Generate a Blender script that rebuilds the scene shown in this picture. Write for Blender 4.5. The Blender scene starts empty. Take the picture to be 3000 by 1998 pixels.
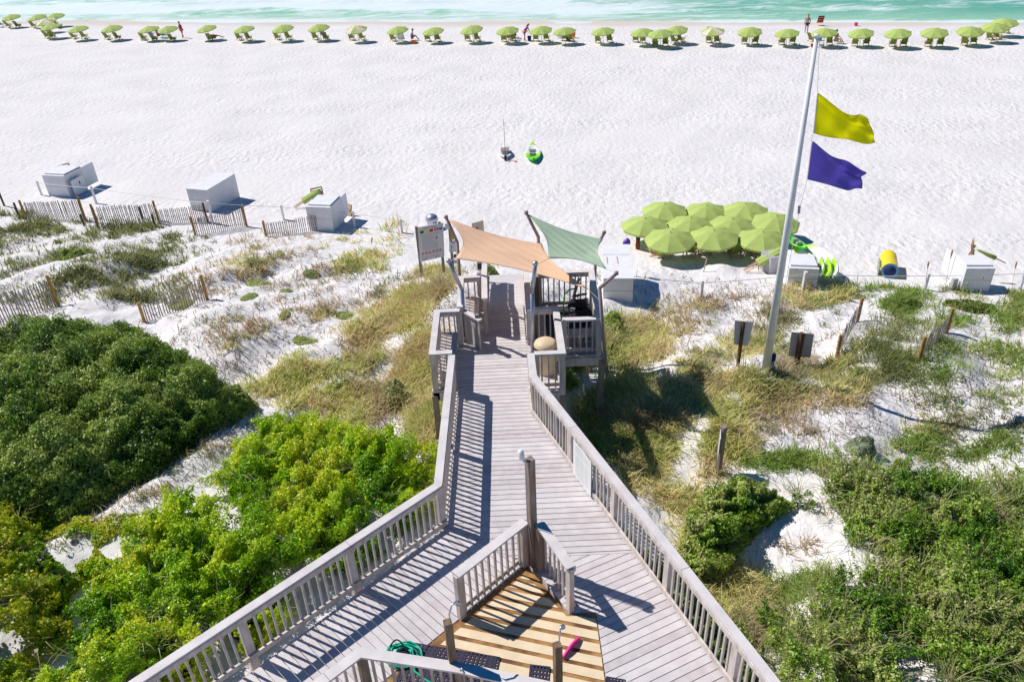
import bpy, math, random
import numpy as np
from mathutils import Vector, Matrix
random.seed(7); RNG = np.random.default_rng(11)
R_ = math.radians
scn = bpy.context.scene
col = scn.collection

# ------------------------------------------------------------------ camera
FPX, CX, CY, H = 2300.0, 1500.0, 999.0, 15.4
_d = np.array([1670.0 - CX, 4700.0 - CY, FPX]); _d /= np.linalg.norm(_d)
_up = -_d
_Y = np.array([0, 0, 1.0]) - _up * _up[2]; _Y /= np.linalg.norm(_Y)
RW = np.array([np.cross(_Y, _up), _Y, _up])          # world = RW @ camera (x right, y down, z forward)
cam = bpy.data.cameras.new('camera'); cam.sensor_width = 36.0; cam.lens = FPX / 3000.0 * 36.0
cam.clip_start = 0.1; cam.clip_end = 6000.0
cam_o = bpy.data.objects.new('camera', cam); col.objects.link(cam_o)
m = Matrix([[RW[i][0], -RW[i][1], -RW[i][2], (0, 0, H)[i]] for i in range(3)] + [[0, 0, 0, 1]])
cam_o.matrix_world = m
scn.camera = cam_o

# ------------------------------------------------------------------ light
SUN = Vector((-0.582, 0.3146, 0.750)).normalized()
SUN_EL = math.asin(SUN.z); SUN_AZ = math.atan2(SUN.x, SUN.y)
w = bpy.data.worlds.new('World'); scn.world = w; w.use_nodes = True
nt = w.node_tree; nt.nodes.clear()
sky = nt.nodes.new('ShaderNodeTexSky'); sky.sky_type = 'NISHITA'; sky.sun_disc = False
sky.sun_elevation = SUN_EL; sky.sun_rotation = SUN_AZ
sky.ozone_density = 6.0; sky.air_density = 1.0; sky.dust_density = 0.3
bg = nt.nodes.new('ShaderNodeBackground'); bg.inputs[1].default_value = 0.065
wo = nt.nodes.new('ShaderNodeOutputWorld')
hs_ = nt.nodes.new('ShaderNodeHueSaturation'); hs_.inputs['Saturation'].default_value = 1.45; nt.links.new(sky.outputs[0], hs_.inputs['Color']); nt.links.new(hs_.outputs[0], bg.inputs[0]); nt.links.new(bg.outputs[0], wo.inputs[0])
sl = bpy.data.lights.new('sun', 'SUN'); sl.energy = 5.0; sl.angle = R_(0.5); sl.color = (1.0, 0.945, 0.885)
so = bpy.data.objects.new('sun', sl); col.objects.link(so)
so.rotation_euler = SUN.to_track_quat('Z', 'Y').to_euler()
scn.view_settings.view_transform = 'Standard'; scn.view_settings.look = 'None'
scn.view_settings.exposure = 0.0; scn.view_settings.gamma = 1.0
scn.cycles.max_bounces = 6; scn.cycles.transparent_max_bounces = 4

# ------------------------------------------------------------------ geometry helpers
def ray(px, py): return RW @ np.array([px - CX, py - CY, FPX])
def P(px, py, z):
    """point of the world at height z seen at photograph pixel (3000 px wide)"""
    r = ray(px, py); t = (z - H) / r[2]; return Vector((r[0] * t, r[1] * t, z))
def Pv(px, py, z):
    v = np.stack([px - CX, py - CY, np.full_like(px, FPX)], 0); r = RW @ v; t = (z - H) / r[2]
    return r[0] * t, r[1] * t

SN = np.array([-0.24638503, -0.96917203]); SOFF = -78.81398
_wk = np.random.default_rng(5)
_wv = [(_wk.uniform(0, 2 * math.pi), 2 * math.pi / L, _wk.uniform(0, 6.28), A) for L, A in
       [(9, .16), (7.3, .14), (5.9, .12), (4.7, .11), (3.9, .10), (3.1, .08), (2.5, .06), (2.0, .05), (1.6, .04), (1.25, .028), (1.0, .02), (.8, .014), (.63, .010), (.5, .007)]]
def smooth(a, b, x):
    t = np.clip((x - a) / (b - a), 0, 1); return t * t * (3 - 2 * t)
ZS = [-4000, -120, -60, -30, -16, -13, -8, 0, 20, 35, 45, 49, 51, 54.5, 57, 60, 66, 75, 200, 4000]
ZZ = [-14, -5, -3.2, -1.9, -1.05, -.88, -.70, -.5, 0.0, .3, .8, 1.05, 1.35, 1.9, 2.3, 2.75, 2.95, 3.0, 3.0, 3.0]
def sdist(x, y): return x * SN[0] + y * SN[1] - SOFF
def terrain(x, y):
    x = np.asarray(x, float); y = np.asarray(y, float)
    s = sdist(x, y)
    z = np.interp(s, ZS, ZZ)
    n = np.zeros_like(z)
    for a, k, p, A in _wv: n = n + A * np.sin((x * math.cos(a) + y * math.sin(a)) * k + p)
    dune = smooth(50.0, 56.0, s) * (1 - smooth(95, 140, s))
    z = z + n * dune * 0.85 + n * .10 * smooth(-5, 5, s) * (1 - dune)
    z = z + 0.95 * np.exp(-((x - 0.0) ** 2 + (y - 23.3) ** 2) / 5.0)          # sand banked at the foot of the walkway
    z = z - 0.55 * np.exp(-((x - 5.0) ** 2 / 1.6 + (y - 10.8) ** 2 / 1.1))    # sand pit beside the railing
    for (bx, by, br) in BERMS: z = z + .22 * np.exp(-((x - bx) ** 2 + (y - by) ** 2) / br)
    return z
BERMS = []
def Gv(px, py, it=14):
    px = np.asarray(px, float); py = np.asarray(py, float); z = np.full_like(px, 1.5)
    for _ in range(it):
        x, y = Pv(px, py, z); z = 0.5 * z + 0.5 * terrain(x, y)
    x, y = Pv(px, py, z); return x, y, z
def G(px, py):
    x, y, z = Gv(np.array([px]), np.array([py])); return Vector((float(x[0]), float(y[0]), float(z[0])))
def tz(x, y): return float(terrain(np.array([x]), np.array([y]))[0])

# ------------------------------------------------------------------ materials
MATS = {}
def mat(name, color, rough=.6, var=.0, vscale=3.0, metal=0.0, bump=0.0, bscale=40.0, stretch=None, trans=0.0, spec=.3, color2=None, detail=4):
    if name in MATS: return MATS[name]
    mt = bpy.data.materials.new(name); mt.use_nodes = True; n = mt.node_tree; n.nodes.clear()
    out = n.nodes.new('ShaderNodeOutputMaterial'); b = n.nodes.new('ShaderNodeBsdfPrincipled')
    b.inputs['Roughness'].default_value = rough; b.inputs['Metallic'].default_value = metal
    b.inputs['Specular IOR Level'].default_value = spec
    b.inputs['Base Color'].default_value = (*color, 1)
    tc = n.nodes.new('ShaderNodeTexCoord'); mp = n.nodes.new('ShaderNodeMapping')
    n.links.new(tc.outputs['Object'], mp.inputs[0])
    if stretch: mp.inputs['Scale'].default_value = stretch
    src = None
    if var > 0 or color2:
        no = n.nodes.new('ShaderNodeTexNoise'); no.inputs['Scale'].default_value = vscale; no.inputs['Detail'].default_value = detail
        n.links.new(mp.outputs[0], no.inputs['Vector'])
        cr = n.nodes.new('ShaderNodeValToRGB')
        c2 = color2 or tuple(min(1, c * (1 + var)) for c in color); c1 = color if color2 else tuple(c * (1 - var) for c in color)
        cr.color_ramp.elements[0].position = .35; cr.color_ramp.elements[1].position = .65
        cr.color_ramp.elements[0].color = (*c1, 1); cr.color_ramp.elements[1].color = (*c2, 1)
        n.links.new(no.outputs[0], cr.inputs[0]); n.links.new(cr.outputs[0], b.inputs['Base Color']); src = cr.outputs[0]
    if bump > 0:
        nb = n.nodes.new('ShaderNodeTexNoise'); nb.inputs['Scale'].default_value = bscale; n.links.new(mp.outputs[0], nb.inputs['Vector'])
        bp = n.nodes.new('ShaderNodeBump'); bp.inputs['Strength'].default_value = bump; bp.inputs['Distance'].default_value = .01
        n.links.new(nb.outputs[0], bp.inputs['Height']); n.links.new(bp.outputs[0], b.inputs['Normal'])
    if trans > 0:
        tr = n.nodes.new('ShaderNodeBsdfTranslucent'); tr.inputs[0].default_value = (*color, 1)
        if src: n.links.new(src, tr.inputs[0])
        mx = n.nodes.new('ShaderNodeMixShader'); mx.inputs[0].default_value = trans
        n.links.new(b.outputs[0], mx.inputs[1]); n.links.new(tr.outputs[0], mx.inputs[2]); n.links.new(mx.outputs[0], out.inputs[0])
    else: n.links.new(b.outputs[0], out.inputs[0])
    MATS[name] = mt; return mt

M_deck = mat('weathered_deck', (.54, .50, .505), .75, color2=(.62, .58, .585), vscale=5, bump=.25, bscale=60)
M_cap = mat('rail_cap_wood', (.60, .56, .555), .7, color2=(.70, .66, .65), vscale=3.5, bump=.25, bscale=50)
M_rail = mat('rail_wood', (.50, .43, .39), .8, color2=(.70, .63, .58), vscale=9, stretch=(1, 1, .25), bump=.3, bscale=50)
M_post = mat('old_post_wood', (.22, .165, .13), .85, color2=(.36, .29, .25), vscale=7, stretch=(2, 2, .3), bump=.5, bscale=30)
M_dpost = mat('shade_toned_post_wood', (.13, .085, .05), .7, color2=(.26, .19, .13), vscale=7, stretch=(2, 2, .3), bump=.5, bscale=30)  # post wood with the shade of its backlit sides put into the colour
M_bench = mat('bench_wood', (.44, .38, .37), .75, color2=(.54, .47, .46), vscale=8)
M_under = mat('dark_timber', (.16, .12, .10), .9, .3, 6)  # dark brown timber for the cap joints and one board screen
M_wet = mat('wet_timber', (.16, .07, .022), .35, color2=(.46, .25, .09), vscale=3.5, spec=.5, detail=6)
M_cream = mat('cream_board', (.78, .65, .45), .6, color2=(.70, .57, .38), vscale=4, bump=.1)
M_rubber = mat('rubber_mat', (.035, .03, .06), .55)
M_white = mat('white_paint', (.78, .78, .80), .5, .04, 3)
M_signw = mat('sign_white', (.66, .64, .68), .5, .03, 3)
M_grey = mat('sign_back_grey', (.42, .42, .44), .55, .08, 3)
M_steel = mat('galvanised_steel', (.50, .51, .58), .35, metal=.7)
M_pole = mat('brown_pole_paint', (.33, .26, .25), .45, .06, 4)
M_orange = mat('orange_shade_cloth', (.96, .66, .45), .8, .04, 1.2, trans=.2)
M_sage = mat('sage_shade_cloth', (.50, .64, .46), .8, .03, 2, trans=.2)
M_lime = mat('lime_umbrella_fabric', (.44, .555, .155), .8, .07, 2, trans=.12)
M_beige = mat('beige_umbrella_fabric', (.80, .70, .56), .8, .04, 2, trans=.1)
M_sling = mat('green_sling_fabric', (.25, .35, .05), .8, .15, 6, trans=.2)
M_wood = mat('varnished_wood', (.50, .31, .14), .6, .2, 8)
M_palewood = mat('pale_pole_wood', (.62, .42, .28), .6, .15, 8)
M_fencepost = mat('treated_fence_post', (.40, .23, .07), .85, .25, 6)
M_picket = mat('grey_pickets', (.33, .27, .25), .85, .3, 9)
M_darkpost = mat('dark_post', (.10, .055, .035), .85, .3, 6)
M_rope = mat('white_rope', (.75, .74, .72), .8)
M_tan = mat('tan_plastic', (.70, .55, .36), .5, .04, 3)
M_black = mat('black_mesh', (.015, .015, .018), .6)
M_green = mat('lime_plastic', (.10, .68, .04), .35, .05, 2)
M_yg = mat('yellow_green_plastic', (.45, .80, .03), .35, .05, 2)
M_wplas = mat('white_plastic', (.80, .84, .82), .35, .03, 2)
M_yellow = mat('yellow_vinyl', (.86, .66, .02), .4, .04, 3)
M_blue = mat('blue_vinyl', (.02, .13, .42), .4)
M_teal = mat('teal_hose', (.01, .42, .28), .4)
M_purple = mat('purple_plastic', (.20, .08, .50), .45)
M_rust = mat('rusty_brown_metal', (.26, .055, .02), .6, .15, 8)
M_red = mat('red_cloth', (.55, .02, .03), .7); M_orangec = mat('orange_cloth', (.85, .18, .03), .7)
M_navy = mat('navy_cloth', (.02, .03, .12), .7); M_pink = mat('pink_foam', (.80, .04, .32), .5)
M_tealc = mat('teal_cloth', (.03, .38, .35), .7); M_bluec = mat('blue_cloth', (.03, .12, .50), .7)
M_skin = mat('skin', (.50, .26, .17), .6); M_hair = mat('brown_hair', (.10, .05, .03), .8)
M_blond = mat('blond_hair', (.45, .25, .10), .8)
M_dkred = mat('flag_red', (.50, .01, .01), .6); M_dgreen = mat('flag_green', (.0, .13, .06), .6)
M_ink = mat('printed_grey', (.33, .32, .38), .6); M_inkd = mat('printed_dark', (.06, .06, .08), .6)

def attr_mat(name, rough=.6, trans=.25, spec=.25):
    mt = bpy.data.materials.new(name); mt.use_nodes = True; n = mt.node_tree; n.nodes.clear()
    out = n.nodes.new('ShaderNodeOutputMaterial'); b = n.nodes.new('ShaderNodeBsdfPrincipled')
    b.inputs['Roughness'].default_value = rough; b.inputs['Specular IOR Level'].default_value = spec
    a = n.nodes.new('ShaderNodeAttribute'); a.attribute_name = 'tint'
    n.links.new(a.outputs['Color'], b.inputs['Base Color'])
    tr = n.nodes.new('ShaderNodeBsdfTranslucent'); n.links.new(a.outputs['Color'], tr.inputs[0])
    mx = n.nodes.new('ShaderNodeMixShader'); mx.inputs[0].default_value = trans
    n.links.new(b.outputs[0], mx.inputs[1]); n.links.new(tr.outputs[0], mx.inputs[2]); n.links.new(mx.outputs[0], out.inputs[0])
    return mt
M_leaf = attr_mat('leaf_colours', .42, .33, .4); M_blade = attr_mat('grass_blades', .6, .42)

# ------------------------------------------------------------------ object helpers
def tag(o, label=None, cat=None, group=None, kind=None):
    if label: o['label'] = label
    if cat: o['category'] = cat
    if group: o['group'] = group
    if kind: o['kind'] = kind
    return o
def empty(name, loc, label, cat, group=None, rz=0.0):
    o = bpy.data.objects.new(name, None); o.empty_display_size = .2; col.objects.link(o)
    o.location = loc; o.rotation_euler = (0, 0, rz); return tag(o, label, cat, group)
class MB:
    def __init__(s): s.v = []; s.f = []; s.mi = []
    def add(s, vs, fs, mi=0):
        k = len(s.v); s.v += [tuple(v) for v in vs]; s.f += [tuple(i + k for i in f) for f in fs]; s.mi += [mi] * len(fs); return s
    def box(s, c, size, rz=0.0, mtx=None, mi=0):
        hx, hy, hz = [a / 2 for a in size]
        vs = [Vector((x, y, z)) for z in (-hz, hz) for x, y in ((-hx, -hy), (hx, -hy), (hx, hy), (-hx, hy))]
        M = mtx if mtx is not None else Matrix.Rotation(rz, 3, 'Z')
        return s.add([M @ v + Vector(c) for v in vs], [(3, 2, 1, 0), (4, 5, 6, 7), (0, 1, 5, 4), (1, 2, 6, 5), (2, 3, 7, 6), (3, 0, 4, 7)], mi)
    def beam(s, a, b, wd, ht, up=(0, 0, 1), mi=0):
        a = Vector(a); b = Vector(b); d = (b - a); L = d.length; d.normalize(); u = Vector(up)
        x = d.cross(u); x = x.normalized() if x.length > 1e-4 else Vector((1, 0, 0)); u = x.cross(d)
        M = Matrix((x, d, u)).transposed()
        return s.box((a + b) / 2, (wd, L, ht), mtx=M, mi=mi)
    def tube(s, pts, rs, n=8, mi=0, cap=True):
        pts = [Vector(p) for p in pts]
        if not hasattr(rs, '__len__'): rs = [rs] * len(pts)
        rings = []; ref = Vector((0, 0, 1))
        for i, p in enumerate(pts):
            d = (pts[min(i + 1, len(pts) - 1)] - pts[max(i - 1, 0)]).normalized()
            x = d.cross(ref)
            if x.length < .1: x = d.cross(Vector((0, 1, 0)))
            x.normalize(); y = x.cross(d)
            rings.append([p + (x * math.cos(2 * math.pi * k / n) + y * math.sin(2 * math.pi * k / n)) * rs[i] for k in range(n)])
        vs = [v for r in rings for v in r]; fs = []
        for i in range(len(pts) - 1):
            for k in range(n): fs.append((i * n + k, i * n + (k + 1) % n, (i + 1) * n + (k + 1) % n, (i + 1) * n + k))
        if cap: fs.append(tuple(range(n - 1, -1, -1))); fs.append(tuple((len(pts) - 1) * n + k for k in range(n)))
        return s.add(vs, fs, mi)
    def prism(s, poly, z0, z1, mi=0):
        n = len(poly); vs = [(p[0], p[1], z0) for p in poly] + [(p[0], p[1], z1) for p in poly]
        return s.add(vs, [tuple(range(n - 1, -1, -1)), tuple(range(n, 2 * n))] + [(i, (i + 1) % n, n + (i + 1) % n, n + i) for i in range(n)], mi)
    def grid(s, fn, nu, nv, mi=0, both=None):
        vs = [fn(i / nu, j / nv) for i in range(nu + 1) for j in range(nv + 1)]
        return s.add(vs, [(i * (nv + 1) + j, (i + 1) * (nv + 1) + j, (i + 1) * (nv + 1) + j + 1, i * (nv + 1) + j + 1) for i in range(nu) for j in range(nv)], mi)
    def build(s, name, mats, parent=None, smooth=False, off=None):
        me = bpy.data.meshes.new(name)
        o0 = Vector(off) if off is not None else (Vector(parent.location) if parent is not None and parent.type == 'EMPTY' else Vector((0, 0, 0)))
        if off is not None: o0 = Vector(off)
        me.from_pydata([tuple(Vector(v) - o0) for v in s.v], [], s.f)
        if not isinstance(mats, (list, tuple)): mats = [mats]
        for m_ in mats: me.materials.append(m_)
        if len(mats) > 1: me.polygons.foreach_set('material_index', s.mi)
        if smooth: me.polygons.foreach_set('use_smooth', [True] * len(s.f))
        me.update()
        o = bpy.data.objects.new(name, me); col.objects.link(o)
        if parent is not None: o.parent = parent
        elif off is not None: o.location = o0
        return o
def L0(): return (0, 0, 0)
def copy_tree(o, parent=None):
    c = o.copy(); col.objects.link(c)
    if parent is not None: c.parent = parent
    for ch in list(o.children): copy_tree(ch, c)
    return c
def mesh_np(name, V, F, C, mt, parent=None):
    """V (n,3), F (m,4) quads, C (n,3) colours"""
    me = bpy.data.meshes.new(name); n, k = len(V), len(F)
    me.vertices.add(n); me.vertices.foreach_set('co', V.astype(np.float32).ravel())
    me.loops.add(k * 4); me.loops.foreach_set('vertex_index', F.astype(np.int32).ravel())
    me.polygons.add(k); me.polygons.foreach_set('loop_start', np.arange(0, k * 4, 4, dtype=np.int32))
    try: me.polygons.foreach_set('loop_total', np.full(k, 4, dtype=np.int32))
    except Exception: pass
    me.update(calc_edges=True)
    if C is not None:
        at = me.color_attributes.new('tint', 'FLOAT_COLOR', 'POINT')
        at.data.foreach_set('color', np.concatenate([C, np.ones((n, 1))], 1).astype(np.float32).ravel())
    me.materials.append(mt)
    o = bpy.data.objects.new(name, me); col.objects.link(o)
    if parent is not None: o.parent = parent
    return o

# ------------------------------------------------------------------ sand
def sand_material():
    mt = bpy.data.materials.new('white_sand'); mt.use_nodes = True; n = mt.node_tree; L = n.links; n.nodes.clear()
    out = n.nodes.new('ShaderNodeOutputMaterial'); b = n.nodes.new('ShaderNodeBsdfPrincipled')
    b.inputs['Roughness'].default_value = .9; b.inputs['Specular IOR Level'].default_value = .15
    tc = n.nodes.new('ShaderNodeTexCoord')
    big = n.nodes.new('ShaderNodeTexNoise'); big.inputs['Scale'].default_value = .25; big.inputs['Detail'].default_value = 5
    L.new(tc.outputs['Object'], big.inputs['Vector'])
    cr = n.nodes.new('ShaderNodeValToRGB'); cr.color_ramp.elements[0].position = .3; cr.color_ramp.elements[1].position = .7
    cr.color_ramp.elements[0].color = (.69, .665, .66, 1); cr.color_ramp.elements[1].color = (.76, .735, .73, 1)
    L.new(big.outputs[0], cr.inputs[0])
    # damp sand next to the water
    at = n.nodes.new('ShaderNodeAttribute'); at.attribute_name = 'wet'
    mx = n.nodes.new('ShaderNodeMix'); mx.data_type = 'RGBA'; mx.inputs[7].default_value = (.63, .56, .50, 1)
    L.new(at.outputs['Fac'], mx.inputs[0]); L.new(cr.outputs[0], mx.inputs[6]); L.new(mx.outputs[2], b.inputs['Base Color'])
    mp = n.nodes.new('ShaderNodeMapping'); mp.inputs['Scale'].default_value = (1.35, .9, 1); mp.inputs['Rotation'].default_value = (0, 0, .4)
    L.new(tc.outputs['Object'], mp.inputs[0])
    n1 = n.nodes.new('ShaderNodeTexNoise'); n1.inputs['Scale'].default_value = 2.6; n1.inputs['Detail'].default_value = 3; n1.inputs['Roughness'].default_value = .5
    L.new(mp.outputs[0], n1.inputs['Vector'])
    v1 = n.nodes.new('ShaderNodeTexVoronoi'); v1.feature = 'SMOOTH_F1'; v1.inputs['Scale'].default_value = 2.2; L.new(mp.outputs[0], v1.inputs['Vector'])
    n2 = n.nodes.new('ShaderNodeTexNoise'); n2.inputs['Scale'].default_value = 14; n2.inputs['Detail'].default_value = 3
    L.new(tc.outputs['Object'], n2.inputs['Vector'])
    a1 = n.nodes.new('ShaderNodeMath'); a1.operation = 'MULTIPLY_ADD'; a1.inputs[1].default_value = .35
    L.new(v1.outputs['Distance'], a1.inputs[0]); L.new(n1.outputs[0], a1.inputs[2])
    a2 = n.nodes.new('ShaderNodeMath'); a2.operation = 'MULTIPLY_ADD'; a2.inputs[1].default_value = .10
    L.new(n2.outputs[0], a2.inputs[0]); L.new(a1.outputs[0], a2.inputs[2])
    dry = n.nodes.new('ShaderNodeMath'); dry.operation = 'SUBTRACT'; dry.inputs[0].default_value = 1.0; L.new(at.outputs['Fac'], dry.inputs[1])
    bp = n.nodes.new('ShaderNodeBump'); bp.inputs['Distance'].default_value = .125
    mpt = n.nodes.new('ShaderNodeMapping'); mpt.inputs['Scale'].default_value = (.05, .35, 1); mpt.inputs['Rotation'].default_value = (0, 0, .25); L.new(tc.outputs['Object'], mpt.inputs[0])
    nt_ = n.nodes.new('ShaderNodeTexNoise'); nt_.inputs['Scale'].default_value = 1.0; nt_.inputs['Detail'].default_value = 3; L.new(mpt.outputs[0], nt_.inputs['Vector'])
    mr = n.nodes.new('ShaderNodeMapRange'); mr.inputs[1].default_value = .35; mr.inputs[2].default_value = .62; mr.inputs[3].default_value = .35; mr.inputs[4].default_value = 1.0; L.new(nt_.outputs[0], mr.inputs[0])
    mm_ = n.nodes.new('ShaderNodeMath'); mm_.operation = 'MULTIPLY'; L.new(dry.outputs[0], mm_.inputs[0]); L.new(mr.outputs[0], mm_.inputs[1])
    L.new(mm_.outputs[0], bp.inputs['Strength'])
    L.new(a2.outputs[0], bp.inputs['Height']); L.new(bp.outputs[0], b.inputs['Normal']); L.new(b.outputs[0], out.inputs[0])
    return mt
def build_ground():
    xs = np.concatenate([[-3000, -1200, -500, -250, -150, -100], np.arange(-80, -26, .8), np.arange(-26, 24, .13), np.arange(24, 65, .8), [80, 110, 160, 300, 600, 1200, 3000]])
    ys = np.concatenate([[-2500, -800, -300, -120, -50, -20, -8, 0], np.arange(3, 38, .13), np.arange(38, 125, .8), [140, 170, 220, 300, 500, 1200, 3000]])
    X, Y = np.meshgrid(xs, ys, indexing='ij'); Z = terrain(X, Y)
    nx, ny = X.shape
    V = np.stack([X.ravel(), Y.ravel(), Z.ravel()], 1)
    i = np.arange(nx - 1)[:, None] * ny + np.arange(ny - 1)[None, :]
    F = np.stack([i, i + ny, i + ny + 1, i + 1], -1).reshape(-1, 4)
    o = mesh_np('sand', V, F, None, sand_material())
    s = sdist(X, Y).ravel()
    wet = 1 - smooth(-12.3, -9.2, s + .5 * np.sin(X.ravel() * .3) + .3 * np.sin(X.ravel() * .83 + 1))
    at = o.data.attributes.new('wet', 'FLOAT', 'POINT'); at.data.foreach_set('value', wet.astype(np.float32))
    o.data.polygons.foreach_set('use_smooth', [True] * len(F))
    tag(o, kind='structure')
# berms around things banked with sand (front of cabinets, umbrella poles)
BERMS += [(8.3, 27.3, .25), (10.9, 27.2, .3)]
build_ground()

# ------------------------------------------------------------------ sea
def build_sea():
    mt = bpy.data.materials.new('emerald_sea'); mt.use_nodes = True; n = mt.node_tree; L = n.links; n.nodes.clear()
    out = n.nodes.new('ShaderNodeOutputMaterial'); b = n.nodes.new('ShaderNodeBsdfPrincipled')
    b.inputs['Specular IOR Level'].default_value = .25
    tc = n.nodes.new('ShaderNodeTexCoord'); mp = n.nodes.new('ShaderNodeMapping')
    mp.inputs['Rotation'].default_value = (0, 0, R_(14.3)); mp.inputs['Scale'].default_value = (.30, 1.0, 1)
    L.new(tc.outputs['Object'], mp.inputs[0])
    fo = n.nodes.new('ShaderNodeAttribute'); fo.attribute_name = 'foam'
    de = n.nodes.new('ShaderNodeAttribute'); de.attribute_name = 'deep'
    n1 = n.nodes.new('ShaderNodeTexNoise'); n1.inputs['Scale'].default_value = .8; n1.inputs['Detail'].default_value = 8; n1.inputs['Roughness'].default_value = .68; n1.inputs['Distortion'].default_value = .8
    L.new(mp.outputs[0], n1.inputs['Vector'])
    sm = n.nodes.new('ShaderNodeMath'); sm.operation = 'ADD'; L.new(n1.outputs[0], sm.inputs[0]); L.new(fo.outputs['Fac'], sm.inputs[1])
    fr = n.nodes.new('ShaderNodeValToRGB'); fr.color_ramp.elements[0].position = .60; fr.color_ramp.elements[1].position = .84
    L.new(sm.outputs[0], fr.inputs[0])
    n3 = n.nodes.new('ShaderNodeTexNoise'); n3.inputs['Scale'].default_value = .2; n3.inputs['Detail'].default_value = 5; L.new(mp.outputs[0], n3.inputs['Vector'])
    ad = n.nodes.new('ShaderNodeMath'); ad.operation = 'MULTIPLY_ADD'; ad.inputs[1].default_value = .5; L.new(n3.outputs[0], ad.inputs[0]); L.new(de.outputs['Fac'], ad.inputs[2])
    wr = n.nodes.new('ShaderNodeValToRGB'); cr = wr.color_ramp
    cr.elements[0].position = .15; cr.elements[0].color = (.66, .72, .60, 1)
    cr.elements[1].position = 1.0; cr.elements[1].color = (.15, .46, .33, 1)
    e = cr.elements.new(.5); e.color = (.35, .64, .44, 1)
    L.new(ad.outputs[0], wr.inputs[0])
    mx = n.nodes.new('ShaderNodeMix'); mx.data_type = 'RGBA'; mx.inputs[7].default_value = (.68, .78, .79, 1)
    L.new(fr.outputs[0], mx.inputs[0]); L.new(wr.outputs[0], mx.inputs[6]); L.new(mx.outputs[2], b.inputs['Base Color'])
    rr = n.nodes.new('ShaderNodeMath'); rr.operation = 'MULTIPLY_ADD'; rr.inputs[1].default_value = .5; rr.inputs[2].default_value = .25
    L.new(fr.outputs[0], rr.inputs[0]); L.new(rr.outputs[0], b.inputs['Roughness'])
    n2 = n.nodes.new('ShaderNodeTexNoise'); n2.inputs['Scale'].default_value = 1.8; n2.inputs['Detail'].default_value = 5; L.new(mp.outputs[0], n2.inputs['Vector'])
    bp = n.nodes.new('ShaderNodeBump'); bp.inputs['Strength'].default_value = .7; bp.inputs['Distance'].default_value = .25
    L.new(n2.outputs[0], bp.inputs['Height']); L.new(bp.outputs[0], b.inputs['Normal']); L.new(b.outputs[0], out.inputs[0])
    # grid in shore coordinates: u along the shore, q out to sea
    us = np.concatenate([[-3000, -900, -300, -150], np.arange(-110, 110, .8), [150, 300, 900, 3000]])
    qs = np.concatenate([np.arange(8, 75, .5), np.arange(75, 140, 2), [180, 300, 700, 3000]])
    U, Q = np.meshgrid(us, qs, indexing='ij'); s = -Q
    T = np.array([-SN[1], SN[0]])       # along the shore (to the right)
    X = SN[0] * (s + SOFF) + T[0] * U; Y = SN[1] * (s + SOFF) + T[1] * U
    near = np.exp(-np.maximum(Q - 60, 0) / 60)
    wob = 1.6 * np.sin(U * .09) + 1.0 * np.sin(U * .21 + 1.3) + .5 * np.sin(U * .53)
    def crest(c, wd, amp, u0, u1):
        return amp * np.exp(-((Q - c - wob * .8) / wd) ** 2) * smooth(u0 - 8, u0 + 8, U) * (1 - smooth(u1 - 8, u1 + 8, U))
    Z = -.90 + .05 * np.sin(Q * .9 + wob) * near + crest(19.5, .9, .32, -70, -28) + crest(27, 1.2, .45, -90, -5) + crest(22, 1.0, .35, 6, 30) + crest(30, 1.2, .4, -10, 60) + crest(37, 1.5, .5, -60, 20)
    foam = .06 + .55 * np.exp(-((Q - 13.2 - .25 * wob) / .8) ** 2) * (1 - .25 * smooth(-20, 10, U))
    left = 1 - smooth(-22, 4, U)
    foam = foam + left * (.40 * np.exp(-((Q - 24 - wob) / 3.2) ** 2) + .14) + left * .14 * smooth(26, 34, Q)
    foam = foam + crest(20.6, 1.0, .22, 8, 26) + crest(28, 1.8, .26, 18, 60) + crest(24, 1.1, .20, 30, 44) + crest(33, 3.0, .30, 0, 20)
    foam = foam + .10 * (1 - smooth(0, 16, U)) * smooth(15, 17, Q) * (1 - left) - .12 * smooth(10, 40, U) * (1 - smooth(18, 24, Q)) * smooth(14, 16, Q)
    deep = .05 + .55 * smooth(12.5, 22, Q) + .12 * smooth(-10, 50, U) + .15 * smooth(30, 80, Q) - .16 * left
    i = np.arange(len(us) - 1)[:, None] * len(qs) + np.arange(len(qs) - 1)[None, :]
    F = np.stack([i, i + 1, i + 1 + len(qs), i + len(qs)], -1).reshape(-1, 4)
    o = mesh_np('sea', np.stack([X.ravel(), Y.ravel(), Z.ravel()], 1), F, None, mt)
    for nm, a in (('foam', foam), ('deep', deep)):
        at = o.data.attributes.new(nm, 'FLOAT', 'POINT'); at.data.foreach_set('value', a.ravel().astype(np.float32))
    o.data.polygons.foreach_set('use_smooth', [True] * len(F))
    tag(o, kind='structure')
build_sea()

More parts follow.
